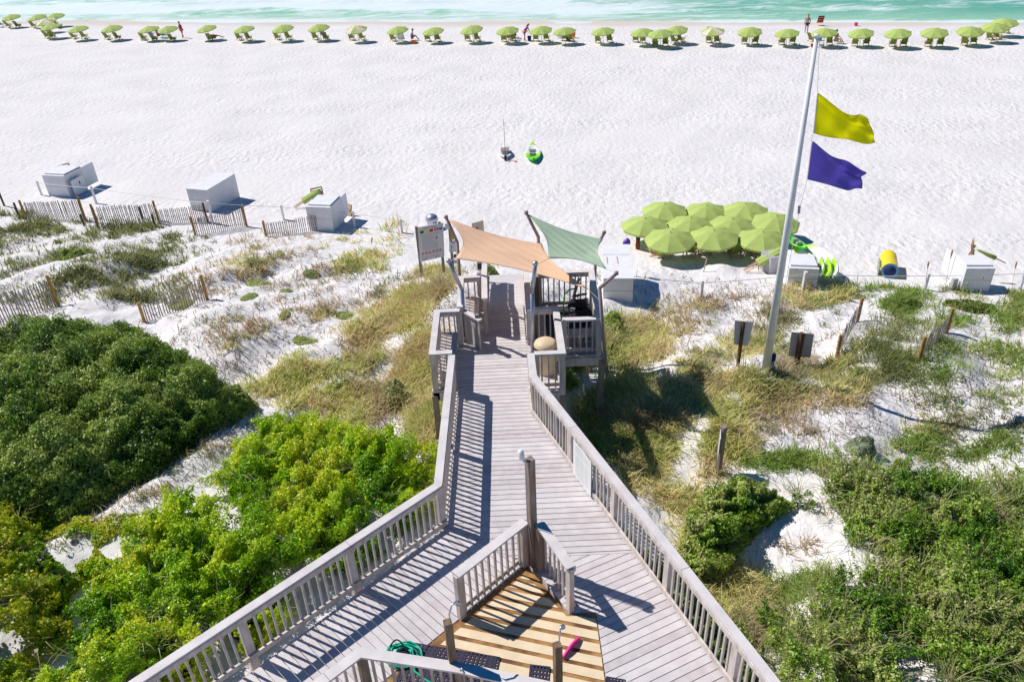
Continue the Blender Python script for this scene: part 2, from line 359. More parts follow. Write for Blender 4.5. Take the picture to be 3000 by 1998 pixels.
# ------------------------------------------------------------------ deck
DZ = 4.6
def clip(poly, nx, ny, d):
    """keep nx*x+ny*y <= d"""
    out = []
    for i in range(len(poly)):
        a, b = poly[i], poly[(i + 1) % len(poly)]; da = nx * a[0] + ny * a[1] - d; db = nx * b[0] + ny * b[1] - d
        if da <= 0: out.append(a)
        if (da < 0 < db) or (db < 0 < da):
            t = da / (da - db); out.append((a[0] + (b[0] - a[0]) * t, a[1] + (b[1] - a[1]) * t))
    return out
def planks(mb, polys, ang, pitch, gap, z0, z1, mi=None, jitter=0.0, off=0.0):
    dx, dy = math.cos(ang), math.sin(ang); nx, ny = -dy, dx
    for poly in polys:
        ds = [nx * p[0] + ny * p[1] for p in poly]; k0 = math.floor((min(ds) - off) / pitch); k1 = math.ceil((max(ds) - off) / pitch)
        for k in range(k0, k1 + 1):
            a = k * pitch + gap / 2 + off; b = (k + 1) * pitch - gap / 2 + off
            q = clip(poly, -nx, -ny, -a); q = clip(q, nx, ny, b) if len(q) > 2 else q
            if len(q) > 2:
                j = random.uniform(-jitter, jitter); mb.prism(q, z0, z1 + j, random.choice(mi) if mi else 0)
C1 = [(-1.95, 14.25), (.36, 14.25), (.36, 19.2), (-1.95, 19.2)]
C1 = [(-1.43, 14.25), (.36, 14.25), (.36, 19.2), (-1.43, 19.2)]
C2 = [(-1.43, 10.83), (-.16, 9.98), (2.08, 9.98), (.36, 14.25), (-1.43, 14.25)]
LW = [(-1.43, 10.82), (-6.9, 5.3), (-4.62, 5.3), (.07, 9.84), (-.16, 9.972)]
RWg1 = [(.10, 9.972), (.75, 8.72), (2.57, 8.72), (2.08, 9.972)]
RWg2 = [(1.2, 5.2), (3.97, 5.2), (2.57, 8.72), (1.2, 8.72)]
WET = [(.07, 9.82), (-4.6, 5.3), (1.19, 5.3), (1.19, 8.70), (.73, 8.70)]
BAYL = [(-1.95, 15.3), (-1.435, 15.3), (-1.435, 17.35), (-1.95, 17.35)]
BAYR = [(.365, 15.1), (1.2, 15.1), (1.2, 17.25), (.365, 17.25)]
PLAT = [(.60, 17.26), (2.28, 17.26), (2.28, 19.25), (.60, 19.25)]
PLAT2 = [(1.21, 16.55), (2.28, 16.55), (2.28, 17.255), (1.21, 17.255)]
M_deckB = mat('weathered_deck_pale', (.59, .55, .555), .75, color2=(.66, .62, .625), vscale=4, bump=.25, bscale=60)
M_deckC = mat('weathered_deck_dull', (.50, .455, .455), .75, color2=(.58, .54, .54), vscale=6, bump=.25, bscale=60)
bw = empty('boardwalk', (-.5, 12, 3.0), 'grey wooden beach boardwalk over the dunes, widening to two arms in front', 'boardwalk')
mb = MB(); planks(mb, [C1, C2, BAYL, BAYR], 0, .1455, .016, DZ - .035, DZ, [0, 1, 2, 0], .0012); mb.build('walkway_planks', [M_deck, M_deckB, M_deckC], bw)
mb = MB(); planks(mb, [LW], R_(-46.2), .1455, .015, DZ - .035, DZ, [0, 1, 2, 0], .0012); mb.build('wing_planks', [M_deck, M_deckB, M_deckC], bw)
mb = MB(); planks(mb, [RWg1, RWg2], R_(24.3), .1455, .015, DZ - .035, DZ, [0, 1, 2, 0], .0012); mb.build('wing_planks', [M_deck, M_deckB, M_deckC], bw)
mb = MB(); planks(mb, [PLAT, PLAT2], 0, .1455, .014, DZ - .035, DZ, [0, 1]); mb.build('platform_planks', [M_deck, M_deckC], bw)
mb = MB(); mb.prism(WET, DZ - .05, DZ - .012); mb.build('wet_timber_base', M_wet, bw)
mb = MB()
inner = [(.03, 9.60), (-4.38, 5.3), (1.18, 5.3), (1.18, 8.66), (.70, 8.66)]
planks(mb, [inner], R_(-17.0), .232, .074, DZ - .011, DZ - .001); mb.build('cream_boards', M_cream, bw)
# frame under the deck
mb = MB()
for poly in (C1, C2, LW, RWg1, RWg2, WET, BAYL, BAYR, PLAT, PLAT2):
    for i in range(len(poly)):
        a, b = poly[i], poly[(i + 1) % len(poly)]; c = np.mean(poly, 0)
        a2 = (a[0] + (c[0] - a[0]) * .04, a[1] + (c[1] - a[1]) * .04); b2 = (b[0] + (c[0] - b[0]) * .04, b[1] + (c[1] - b[1]) * .04)
        mb.beam((a2[0], a2[1], DZ - .19), (b2[0], b2[1], DZ - .19), .05, .24)
for y in np.arange(11.2, 19.2, .6): mb.beam((-1.38, y, DZ - .17), (.30, y, DZ - .17), .05, .2)
mb.build('frame', M_rail, bw)
for x, y in ((-1.4, 12.5), (.3, 14.6), (-1.9, 15.35), (-1.9, 17.3), (1.15, 15.15), (2.24, 16.6), (2.24, 19.2), (-1.35, 19.1), (.3, 19.1), (1.3, 12), (2.4, 9), (-3.7, 8.4), (3.0, 7.2), (1.2, 19.2), (-2.8, 6.9)):
    MB().box((x, y, 3.3), (.14, .14, 2.3)).build('piling', M_post, bw)
# sloping end down to the sand, rails either side
mb = MB(); y0, z0 = 19.22, DZ; Lr, al = 5.0, R_(17); n_ = 20
for k in range(n_):
    a = y0 + k * .238; z = z0 - .017 - k * .0727
    mb.box((-.12, a + .115, z - .02), (1.22, .192, .04), mi=k % 2)
mb.build('stair_treads', [M_deck, M_deckB], bw)
mb = MB()
for x in (-.73, .49): mb.beam((x, 19.25, DZ - .16), (x, 24.0, DZ - .16 - 4.75 * math.tan(al)), .05, .26)
mb.build('stair_stringers', M_rail, bw)

# ------------------------------------------------------------------ railings
def offset_poly(pts, o):
    res = []; n = len(pts)
    for i in range(n):
        if i == 0: d = Vector(pts[1]) - Vector(pts[0]); nn = Vector((-d.y, d.x)).normalized(); res.append(Vector(pts[0]) + nn * o); continue
        if i == n - 1: d = Vector(pts[-1]) - Vector(pts[-2]); nn = Vector((-d.y, d.x)).normalized(); res.append(Vector(pts[-1]) + nn * o); continue
        d1 = (Vector(pts[i]) - Vector(pts[i - 1])).normalized(); d2 = (Vector(pts[i + 1]) - Vector(pts[i])).normalized()
        n1 = Vector((-d1.y, d1.x)); n2 = Vector((-d2.y, d2.x)); b = (n1 + n2).normalized(); res.append(Vector(pts[i]) + b * (o / max(.35, b.dot(n1))))
    return res
def ribbon(mb, pts, zs, o1, o2, t):
    A = offset_poly(pts, o1); B = offset_poly(pts, o2)
    for i in range(len(pts) - 1):
        vs = []
        for z_ in (-t, 0):
            vs += [(A[i].x, A[i].y, zs[i] + z_), (B[i].x, B[i].y, zs[i] + z_), (B[i + 1].x, B[i + 1].y, zs[i + 1] + z_), (A[i + 1].x, A[i + 1].y, zs[i + 1] + z_)]
        mb.add(vs, [(0, 1, 2, 3), (7, 6, 5, 4), (0, 4, 5, 1), (1, 5, 6, 2), (2, 6, 7, 3), (3, 7, 4, 0)])
BAL_ME = None
def railing(pts, label, zs=None, h=1.05, capw=.155, face=1, spacing=.14, postsp=2.0, balz=.16, nobal=(), low=False, group='railings of the boardwalk', toe=True, capmat=None, ends=True, postmat=None, dbl=False):
    """pts: centre line of the cap. face: side (+1 left, -1 right of travel) turned to the walkway"""
    global BAL_ME
    pts = [tuple(p[:2]) for p in pts]
    if zs is None: zs = [DZ] * len(pts)
    root = empty('railing', (*pts[0], zs[0]), label, 'railing', group)
    mb = MB(); ribbon(mb, pts, [z + h for z in zs], -capw / 2, capw / 2, .038); mb.build('cap_rail', capmat or M_cap, root)
    mb = MB(); f = face
    ribbon(mb, pts, [z + h - .040 for z in zs], f * .048, f * .086, .095); mb.build('top_rail', M_rail, root)
    mb = MB(); ribbon(mb, pts, [z + balz for z in zs], f * .048, f * .086, .10); mb.build('bottom_rail', M_rail, root)
    jn = MB(); acc = 0.0
    for i in range(len(pts) - 1):
        a, b = Vector(pts[i]), Vector(pts[i + 1]); L = (b - a).length; d = (b - a) / L; q_ = 2.0
        while q_ < L - .5:
            p = a + d * q_; z = zs[i] + (zs[i + 1] - zs[i]) * q_ / L + h; jn.box((p.x, p.y, z - .018), (.006, capw + .004, .041), math.atan2(d.y, d.x)); q_ += random.choice((2.0, 3.0, 4.0))
    if jn.v: jn.build('cap_joints', M_under, root)
    posts = []
    for i in range(len(pts) - 1):
        a, b = Vector(pts[i]), Vector(pts[i + 1]); L = (b - a).length; d = (b - a) / L; rz = math.atan2(d.y, d.x)
        k = max(1, round(L / postsp))
        for j in range(k + 1):
            if j == 0 and i > 0: continue
            if (i == 0 and j == 0 or i == len(pts) - 2 and j == k) and not ends: continue
            t = j / k; p = a.lerp(b, t); z = zs[i] + (zs[i + 1] - zs[i]) * t
            if j == 0: p = a + d * .04
            if j == k and i == len(pts) - 2: p = b - d * .04
            mbp = MB(); mbp.box((p.x, p.y, z + (h - .04) / 2 - .14), (.14, .088, h - .04 + .28), rz); mbp.build('post', postmat or M_rail, root); posts.append((i, t * L))
        if i in nobal: continue
        n_b = int(L / spacing); sp = L / n_b
        for j in range(1, n_b):
            t = j / n_b
            if any(pi == i and abs(pt - t * L) < .085 for pi, pt in posts): continue
            p = a.lerp(b, t); z = zs[i] + (zs[i + 1] - zs[i]) * t
            nn = Vector((-d.y, d.x)) * (f * .025)
            if BAL_ME is None:
                m2 = MB(); m2.box((0, 0, (1.05 - .05) / 2), (.036, .036, .93)); o = m2.build('baluster', M_rail, root, off=(0, 0, 0)); BAL_ME = o.data
            else: o = bpy.data.objects.new('baluster', BAL_ME); col.objects.link(o); o.parent = root
            o.location = Vector((p.x + nn.x, p.y + nn.y, z + .012)) - Vector(root.location); o.rotation_euler = (random.uniform(-.012, .012), random.uniform(-.012, .012), rz)
            if h != 1.05: o.scale = (1, 1, h / 1.05)
    return root
railing([(-7.3, 5.4), (-1.475, 10.86), (-1.40, 15.22)], 'long grey railing on the left side, bent where the walkway widens toward the camera', face=-1)
railing([(-1.40, 15.36), (-1.86, 15.36), (-1.86, 17.31), (-1.29, 17.31)], 'small square railing around the bench bay on the left of the walkway', face=-1, postsp=2.5)
railing([(-1.29, 17.46), (-1.31, 19.12), (-.78, 19.14)], 'railing around the second bench bay under the orange sail', face=-1, postsp=2.5)
railing([(.42, 15.14), (.435, 14.23), (3.75, 5.6)], 'long grey railing on the right side with the white notice', face=-1, spacing=.138)
railing([(.50, 15.14), (1.14, 15.14), (1.14, 17.2), (.42, 17.2)], 'square railing enclosing the tan litter bin on the right of the walkway', face=1, postsp=2.5)
railing([(1.26, 16.62), (2.16, 16.60), (2.25, 19.15), (.78, 19.17)], 'railing around the shaded platform below the green sail', face=1, postsp=1.6)
zr = lambda y: DZ - max(0, y - 19.3) * math.tan(al) * .9
mb = MB(); mb.beam((-.70, 17.95, DZ + .52), (-.70, 19.3, DZ + .52), .02, .72); mb.beam((-.70, 19.3, DZ + .52), (-.735, 22.6, DZ + .52 - 3.3 * math.tan(al) * .9), .02, .72); _sp = mb
rl_ = railing([(-.66, 17.85), (-.68, 19.3), (-.72, 22.8)], 'left handrail of the sloping walkway end under the orange sail', zs=[DZ, DZ, zr(22.8)], face=-1, postsp=1.2, spacing=.28, balz=.2)
_sp.build('side_panel', M_rail, rl_)
railing([(.47, 17.3), (.48, 19.3), (.50, 22.8)], 'right handrail of the sloping walkway end beside the platform', zs=[DZ, DZ, zr(22.8)], face=1, postsp=1.2)
railing([(.08, 9.84), (-1.07, 8.72)], 'short railing on the left arm of the shower pen', face=-1, postsp=3, capw=.17)
railing([(.33, 9.78), (.78, 8.76)], 'short railing on the right arm of the shower pen', face=1, postsp=3, capw=.17)
railing([(-4.3, 5.62), (-2.41, 7.36), (-.95, 7.03), (.5, 6.60)], 'low foreground railing in front of the green hose and rubber mats', face=1, postsp=3.0, capw=.17, postmat=M_post)

# tall post of the pen
def prism_post(name, parent, x, y, z0, z1, sx, sy, m_, rz=0): return MB().box((x, y, (z0 + z1) / 2), (sx, sy, z1 - z0), rz).build(name, m_, parent)
t = empty('lamp_post', (.20, 9.80, DZ), 'tall weathered wooden post with a small white floodlight at the shower pen corner', 'post')
prism_post('post', t, .20, 9.80, DZ, 7.06, .128, .128, M_post, .5)
prism_post('side_post', t, .33, 9.70, DZ, 5.62, .14, .13, M_post, .5)
mb = MB(); mb.tube([(.17, 9.74, 7.0), (.10, 9.74, 7.06), (.07, 9.76, 7.16)], .018, 6); mb.tube([(.13, 9.72, 6.95), (.12, 9.72, 5.9), (.17, 9.71, 5.0)], .008, 5); mb.build('bracket', M_steel, t)
mb = MB(); mb.tube([(.075, 9.76, 7.08), (.07, 9.77, 7.14), (.055, 9.79, 7.22), (.04, 9.80, 7.25)], [.035, .05, .05, .03], 10); mb.build('lamp_head', M_white, t, smooth=True)

# shower posts
def shower(x, y, zt, label, dirx):
    t = empty('shower_post', (x, y, DZ), label, 'shower', 'outdoor showers')
    prism_post('post', t, x, y, DZ, zt, .11, .11, M_dpost, .3)
    mb = MB(); mb.tube([(x + .03, y + .02, zt - .05), (x + .03, y + .03, zt + .12), (x + .03 + dirx * .04, y + .10, zt + .22), (x + .03 + dirx * .10, y + .16, zt + .22), (x + .03 + dirx * .12, y + .19, zt + .17)], .014, 8); mb.build('shower_pipe', M_steel, t, smooth=True)
    mb = MB(); mb.tube([(x + .03 + dirx * .12, y + .19, zt + .18), (x + .03 + dirx * .12, y + .20, zt + .12)], [.018, .045], 10); mb.build('shower_head', M_steel, t, smooth=True)
shower(-1.06, 7.16, 6.47, 'left wooden shower post in front of the pen, chrome pipe curving right', 1)
shower(.45, 7.22, 5.80, 'right wooden shower post on the cream boards, chrome pipe bent right', .5)
# valve on the low rail post
mb = MB(); mb.tube([(-.93, 6.93, 5.72), (-.91, 6.90, 5.80), (-.88, 6.88, 5.74), (-.89, 6.88, 5.55)], .016, 8); mb.build('tap', M_steel, None, smooth=True)
tag(bpy.data.objects['tap'], 'small chrome tap on the foreground railing beside the left shower post', 'tap')

# rubber mats
def mat_obj(px4, label):
    pts = [P(a, b, DZ) for a, b in px4]; A, B, C, D = pts     # A top-left B top-right C bottom-right D bottom-left
    L = (B - A).length; W = (D - A).length; nu = max(6, int(L / .065)); nv = max(5, int(W / .065))
    mb = MB(); S = lambda u, v, z: A.lerp(B, u).lerp(D.lerp(C, u), v) + Vector((0, 0, z))
    g = .52
    for i in range(nu + 1):
        u0 = max(0, (i - g / 2) / nu); u1 = min(1, (i + g / 2) / nu)
        if i % 7 == 0: u0 = max(0, (i - .6) / nu); u1 = min(1, (i + .6) / nu)
        mb.add([S(u0, 0, .002), S(u1, 0, .002), S(u1, 1, .002), S(u0, 1, .002), S(u0, 0, .016), S(u1, 0, .016), S(u1, 1, .016), S(u0, 1, .016)], [(4, 5, 6, 7), (0, 1, 5, 4), (1, 2, 6, 5), (2, 3, 7, 6), (3, 0, 4, 7)])
    for j in range(nv + 1):
        v0 = max(0, (j - g / 2) / nv); v1 = min(1, (j + g / 2) / nv)
        mb.add([S(0, v0, .002), S(1, v0, .002), S(1, v1, .002), S(0, v1, .002), S(0, v0, .0145), S(1, v0, .0145), S(1, v1, .0145), S(0, v1, .0145)], [(4, 5, 6, 7), (0, 1, 5, 4), (1, 2, 6, 5), (2, 3, 7, 6), (3, 0, 4, 7)])
    o = mb.build('rubber_mat', M_rubber); tag(o, label, 'mat', 'rubber mats in the shower area'); return o
mat_obj([(1196, 1880), (1466, 1925), (1455, 1978), (1150, 1935)], 'long dark rubber mat with round holes beside the green hose')
mat_obj([(1180, 1945), (1450, 1990), (1440, 2040), (1150, 2010)], 'dark rubber mat behind the foreground railing balusters')
mat_obj([(1553, 1946), (1612, 1953), (1606, 2030), (1545, 2020)], 'short dark rubber mat left of the right shower post')
mat_obj([(1775, 1981), (1832, 1991), (1830, 2040), (1772, 2030)], 'dark rubber mat corner at the bottom edge by the right planks')

# hose
mb = MB(); hc = Vector((-1.98, 8.02, DZ))
pts = []
for k in range(150):
    a = k / 150 * 2 * math.pi * 6; r = .27 + .05 * math.sin(k * .31) - .03 * (k // 25)
    pts.append((hc.x + r * math.cos(a) * 1.1, hc.y + r * .8 * math.sin(a), DZ + .03 + .10 * (k / 150) + .02 * math.sin(a * 2 + k)))
pts += [(-1.75, 7.72, DZ + .05), (-1.6, 7.6, DZ + .02), (-1.45, 7.5, DZ + .02), (-1.25, 7.42, DZ + .02)]
mb.tube(pts, .017, 6); tag(mb.build('garden_hose', M_teal, None, smooth=True), 'coiled teal green garden hose lying behind the foreground railing', 'hose')
mb = MB(); mb.tube([(hc.x - .2 + .02 * k, hc.y + .12 + .012 * k - .0015 * k * k, DZ + .10 + .16 * math.sin(k / 16 * math.pi)) for k in range(17)], .013, 6); tag(mb.build('cable_hose', M_black, None, smooth=True), 'thin black hose looping over the green garden hose', 'hose')

# pink board
a = P(1652, 1930, DZ); b = P(1700, 1872, DZ)
mb = MB(); mb.grid(lambda u, v: a.lerp(b, u) + Vector((0.0, 0.0, .012 + (.05 + .05 * math.sin(u * math.pi)) * v)), 12, 3)
o = mb.build('bodyboard', M_pink); md = o.modifiers.new('thick', 'SOLIDIFY'); md.thickness = .03
tag(o, 'pink foam board standing on edge on the wet shower boards', 'bodyboard')

# benches
def bench(x0, x1, y0, y1, label, slats=3, along='y'):
    t = empty('bench', ((x0 + x1) / 2, (y0 + y1) / 2, DZ), label, 'bench', 'benches of the boardwalk bays')
    mb = MB()
    if along == 'y':
        wd = (x1 - x0) / slats
        for k in range(slats): mb.box((x0 + wd * (k + .5), (y0 + y1) / 2, DZ + .45), (wd - .012, y1 - y0, .038))
    else:
        wd = (y1 - y0) / slats
        for k in range(slats): mb.box(((x0 + x1) / 2, y0 + wd * (k + .5), DZ + .45), (x1 - x0, wd - .012, .038))
    mb.build('seat', M_bench, t)
    for yy in (y0 + .12, y1 - .12):
        MB().box(((x0 + x1) / 2, yy, DZ + .215), (x1 - x0 - .08 if along == 'y' else .08, .08, .43)).build('leg', M_rail, t)
bench(-1.79, -1.36, 15.42, 17.22, 'slatted bench in the first bay on the left of the walkway')
bench(-1.22, -.84, 17.6, 19.05, 'slatted bench in the second bay below the orange sail')
bench(1.30, 2.12, 16.70, 17.1, 'wooden bench along the near railing of the shaded platform', along='x')
mb = MB()
for k in range(6): mb.box((1.34 + .145 * k, 17.14, DZ + .23), (.13, .02, .40))
t = empty('board_screen', (1.7, 17.14, DZ), 'low screen of pale boards behind the platform bench', 'screen'); mb.build('boards', M_bench, t)
# slanted board end wall of the second bay
t = empty('board_screen', (-1.05, 17.3, DZ), 'slanting screen of brown boards at the near end of the second bench bay', 'screen')
A = Vector((-1.24, 17.55, 0)); B = Vector((-.80, 17.02, 0))
mb = MB()
for k in range(4):
    p = A.lerp(B, (k + .06) / 4); q = A.lerp(B, (k + .94) / 4); mb.beam((p.x, p.y, DZ + .44), (q.x, q.y, DZ + .44), .025, .86)
mb.build('boards', M_rail, t)
mb = MB(); mb.beam((A.x - .02, A.y + .02, DZ + .90), (B.x + .03, B.y - .03, DZ + .90), .12, .04); mb.build('cap', M_cap, t)
MB().box((-.86, 17.13, DZ + .5), (.09, .09, 1.0)).build('post', M_post, t)
# purple-grey panel and post caps near the stairs on the right
t = empty('board_screen', (.62, 18.2, DZ), 'dark board screen between the stairs and the shaded platform', 'screen')
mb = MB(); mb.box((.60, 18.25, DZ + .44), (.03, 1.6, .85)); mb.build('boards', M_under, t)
MB().box((.60, 17.42, DZ + .5), (.12, .12, 1.02)).build('post', M_post, t)
MB().box((.74, 19.05, DZ + .5), (.12, .12, 1.02)).build('post', M_post, t)
# litter bin
t = empty('litter_bin', (.80, 15.95, DZ), 'tan round litter bin with domed lid in the right railing bay', 'bin')
def lathe(mb, c, prof, n=28, mi=0):
    vs = [(c[0] + r * math.cos(2 * math.pi * k / n), c[1] + r * math.sin(2 * math.pi * k / n), c[2] + z) for r, z in prof for k in range(n)]
    mb.add(vs, [(i * n + k, i * n + (k + 1) % n, (i + 1) * n + (k + 1) % n, (i + 1) * n + k) for i in range(len(prof) - 1) for k in range(n)], mi); return mb
lathe(MB(), (.80, 15.95, DZ), [(.25, 0), (.27, .08), (.28, .56), (.27, .62)]).build('body', M_tan, t, smooth=True)
lathe(MB(), (.80, 15.95, DZ), [(.235, .60), (.235, .76)]).build('opening', M_black, t, smooth=True)
lathe(MB(), (.80, 15.95, DZ), [(.285, .74), (.285, .76), (.26, .82), (.19, .87), (.09, .90), (.001, .91)]).build('lid', M_tan, t, smooth=True)
# mats / chair with lime frame on the platform
o = MB().box((1.5, 18.0, DZ + .008), (1.15, 1.5, .012)).build('floor_mat', M_rubber); tag(o, 'black mat covering the shaded platform floor', 'mat')
t = empty('folding_chair', (1.75, 18.5, DZ), 'black mesh folding chair with a bent lime green tube on the shaded platform', 'chair')
mb = MB(); mb.beam((1.6, 18.55, DZ + .42), (2.0, 18.4, DZ + .42), .45, .02); mb.build('seat', M_black, t)
mb = MB(); mb.beam((1.72, 18.75, DZ + .45), (1.9, 18.95, DZ + .95), .5, .02, up=(1, 0, 0)); mb.build('backrest', M_black, t)
for p, q in (((1.55, 18.35), (1.62, 18.72)), ((2.0, 18.2), (2.06, 18.6))):
    MB().tube([(p[0], p[1], DZ), (q[0], q[1], DZ + .45)], .014, 6).build('leg', M_black, t); MB().tube([(q[0], q[1], DZ), (p[0], p[1], DZ + .45)], .014, 6).build('leg', M_black, t)
mb = MB(); mb.tube([(1.45, 18.3, DZ + .05), (1.42, 18.35, DZ + .4), (1.47, 18.55, DZ + .68), (1.62, 18.7, DZ + .74), (1.8, 18.78, DZ + .72)], .02, 8); mb.tube([(1.45, 18.3, DZ + .05), (1.6, 18.25, DZ + .08), (1.72, 18.28, DZ + .08)], .02, 8); mb.build('frame', M_green, t, smooth=True)
o = MB(); 
for k in range(5): o.box((1.95 - k * .015, 18.0 + k * .11, DZ + .3 + .10 * k), (.35, .10, .02), .3)
o.box((1.95, 18.25, DZ + .2), (.3, .45, .36), .3); tag(o.build('storage_crate', M_black), 'dark slatted crate beside the folding chair on the platform', 'crate')

# ------------------------------------------------------------------ shade sails
def bent_pole(pts, label, m_=M_pole, r=.045):
    t = empty('sail_pole', pts[0], label, 'pole', 'poles of the shade sails')
    MB().tube(pts[:2], r, 10).build('pole', m_, t, smooth=True)
    MB().tube(pts[1:], r * .95, 10).build('arm', m_, t, smooth=True)
    MB().tube([Vector(pts[-1]) + Vector((0, 0, -.02)), Vector(pts[-1]) + Vector((0, 0, .05))], [r * 1.25, r * 1.1], 10).build('end_cap', m_, t, smooth=True)
sc = 19.5 / 21.5
bent_pole([(-1.40, 19.5, 3.0), (-1.36, 19.5, 6.53), (-1.60, 19.5, 7.25)], 'bent brown pole holding the far left corner of the orange sail')
bent_pole([(.83, 19.35, 3.0), (.83, 19.35, 6.64), (.53, 19.35, 7.33)], 'bent brown pole with the high left corner of the green sail')
bent_pole([(2.36, 19.35, 3.0), (2.38, 19.35, 6.22), (2.60, 19.35, 6.66)], 'bent brown pole at the far right corner of the green sail')
bent_pole([(2.34, 16.48, DZ - .25), (2.14, 16.5, 6.52), (2.53, 16.5, 6.89)], 'bent brown pole at the near right corner of the shaded platform')
bent_pole([(.52, 16.95, DZ), (.55, 16.9, 6.24), (.64, 16.9, 7.05)], 'pale steel pole standing before the middle of the orange sail', M_steel, .055)
bent_pole([(-1.22, 17.6, DZ), (-1.21, 17.6, 6.08), (-1.48, 17.6, 6.88)], 'pale steel pole at the near left corner of the orange sail', M_steel, .05)
def sail(c, sagz, pull, m_, label):
    A, B, C, D = [Vector(p) for p in c]      # A far-left, B far-right, C near-right, D near-left
    cen = (A + B + C + D) / 4
    def fn(u, v):
        p = A.lerp(B, u).lerp(D.lerp(C, u), v)
        eu = 4 * u * (1 - u); ev = 4 * v * (1 - v)
        k = pull * ((eu if True else 0) * abs(2 * v - 1) ** 3 + ev * abs(2 * u - 1) ** 3)
        p = p.lerp(cen, k); wr = .016 * math.sin((u - v) * 26) * math.exp(-((u - .5) ** 2) * 6) * ev + .022 * math.exp(-(((u - .42) / .12) ** 2 + ((v - .5) / .05) ** 2)) - .025 * math.exp(-(((u - .72) / .10) ** 2 + ((v - .6) / .06) ** 2)); p = p + Vector((0, 0, -sagz * eu * ev + wr)); return p
    mb = MB(); mb.grid(fn, 40, 28); o = mb.build('shade_sail', m_, None, smooth=True); o.modifiers.new('thick', 'SOLIDIFY').thickness = .006
    hem = MB()
    for ed in ([fn(i / 30, 0) for i in range(31)], [fn(1, i / 30) for i in range(31)], [fn(i / 30, 1) for i in range(31)], [fn(0, i / 30) for i in range(31)]): hem.tube(ed, .011, 5)
    hem.build('hem', mat(m_.name + '_hem', tuple(c_ * .72 for c_ in m_.node_tree.nodes['Principled BSDF'].inputs['Base Color'].default_value[:3]), .8), o, smooth=True)
    tag(o, label, 'shade sail', 'shade sails over the platform'); return o
def at(px, py, y):
    r = ray(px, py); k = y / r[1]; return Vector((r[0] * k, y, H + r[2] * k))
OA, OB, OC, OD = at(1314, 643, 19.4), at(1588, 716, 19.25), at(1722, 846, 16.75), at(1334, 757, 17.75)
sailO = sail([OA, OB, OC, OD], .05, .20, M_orange, 'orange peach shade sail stretched over the walkway end')
GA, GB, GC, GD = at(1548, 630, 19.35), at(1766, 702, 19.3), at(1775, 787, 16.9), at(1608, 757, 17.1)
sailG = sail([GA, GB, GC, GD], .05, .22, M_sage, 'sage green shade sail to the right of the orange one')
def cord(a, b, par_): MB().tube([a, b], .008, 5).build('cord', M_rail, par_)
cord(GC, (2.53, 16.5, 6.90), sailG); cord(GD, (.64, 16.9, 7.0), sailG); cord(OC, (2.14, 16.5, 6.2), sailO); cord(OD, (-1.47, 17.6, 6.86), sailO); cord(OB, (.83, 19.35, 6.5), sailO)

# ------------------------------------------------------------------ flags
fb = G(2243, 1085)
fp = empty('flagpole', fb, 'tall white tapering flagpole rising from the grass on the right', 'flagpole')
top = at(2393, 108, fb.y)
MB().tube([fb + Vector((0, 0, -.3)), fb.lerp(top, .5), top], [.115, .085, .045], 16).build('pole', M_white, fp, smooth=True)
MB().tube([top, top + Vector((0, 0, .05))], [.075, .06], 12).build('truck', M_white, fp, smooth=True)
MB().tube([top + Vector((.06, 0, 0)), at(2395, 270, fb.y), at(2382, 392, fb.y), at(2378, 411, fb.y), at(2364, 528, fb.y), at(2340, 625, fb.y), fb + Vector((.12, 0, .9))], .006, 5).build('halyard', M_rope, fp)
MB().tube([at(2342, 603, fb.y), at(2340, 625, fb.y)], .035, 8).build('counterweight', M_grey, fp)
def flag(c, m_, label, seed):
    A, B, C, D = [at(x, y, fb.y + dy) for x, y, dy in c]   # hoist top, fly top, fly bottom, hoist bottom
    def fn(u, v):
        p = A.lerp(B, u).lerp(D.lerp(C, u), v)
        wv = .09 * math.sin(u * 7.5 - v * 2.6 + seed) * u ** .5 + .05 * math.sin(u * 15 + v * 5 + seed) * u + .05 * math.sin((u - v) * 9 + seed) * math.sqrt(u) + .045 * math.exp(-((v - .12 - .35 * u) / .07) ** 2) * math.sin(min(1, u * 2.2) * 1.57) - .03 * math.exp(-((v - .55 * u - .02) / .05) ** 2) * (1 - u) + .03 * math.exp(-((u - .5 - .1 * v) / .04) ** 2) * v
        return p + Vector((0, wv, -.10 * math.sin(u * math.pi) * (1 - v) + .05 * math.sin(u * 9 + seed) * u * (1 - v) - .05 * math.sin(u * math.pi) * v))
    mb = MB(); mb.grid(fn, 36, 24); o = mb.build('flag', m_, None, smooth=True); tag(o, label, 'flag', 'beach warning flags'); o.modifiers.new('t', 'SOLIDIFY').thickness = .003; MB().tube([fn(0, i / 12) for i in range(13)], .014, 6).build('hoist_tape', M_rope, o)
    hm_ = MB(); hm_.tube([fn(i / 24, 0) for i in range(25)], .008, 4); hm_.tube([fn(i / 24, 1) for i in range(25)], .008, 4); hm_.tube([fn(1, i / 12) for i in range(13)], .009, 4); hm_.build('hem', m_, o)
M_fy = mat('yellow_flag_cloth', (.95, .93, .0), .7, trans=.5); M_fp = mat('purple_flag_cloth', (.27, .21, .72), .7, trans=.45)
flag([(2395, 272, 0), (2548, 352, -.1), (2563, 418, -.1), (2384, 390, 0)], M_fy, 'yellow warning flag flying above the purple one', 0.4)
flag([(2379, 413, 0), (2533, 495, -.1), (2530, 557, -.1), (2365, 525, 0)], M_fp, 'purple warning flag flying below the yellow one', 2.2)
t = empty('utility_bin', G(2258, 1083), 'small dark capped canister standing at the foot of the flagpole', 'canister')
c = t.location; lathe(MB(), c, [(.07, -.05), (.075, .32)], 12).build('body', M_grey, t, smooth=True); lathe(MB(), c, [(.085, .32), (.085, .5), (.001, .52)], 12).build('lid', M_navy, t, smooth=True)

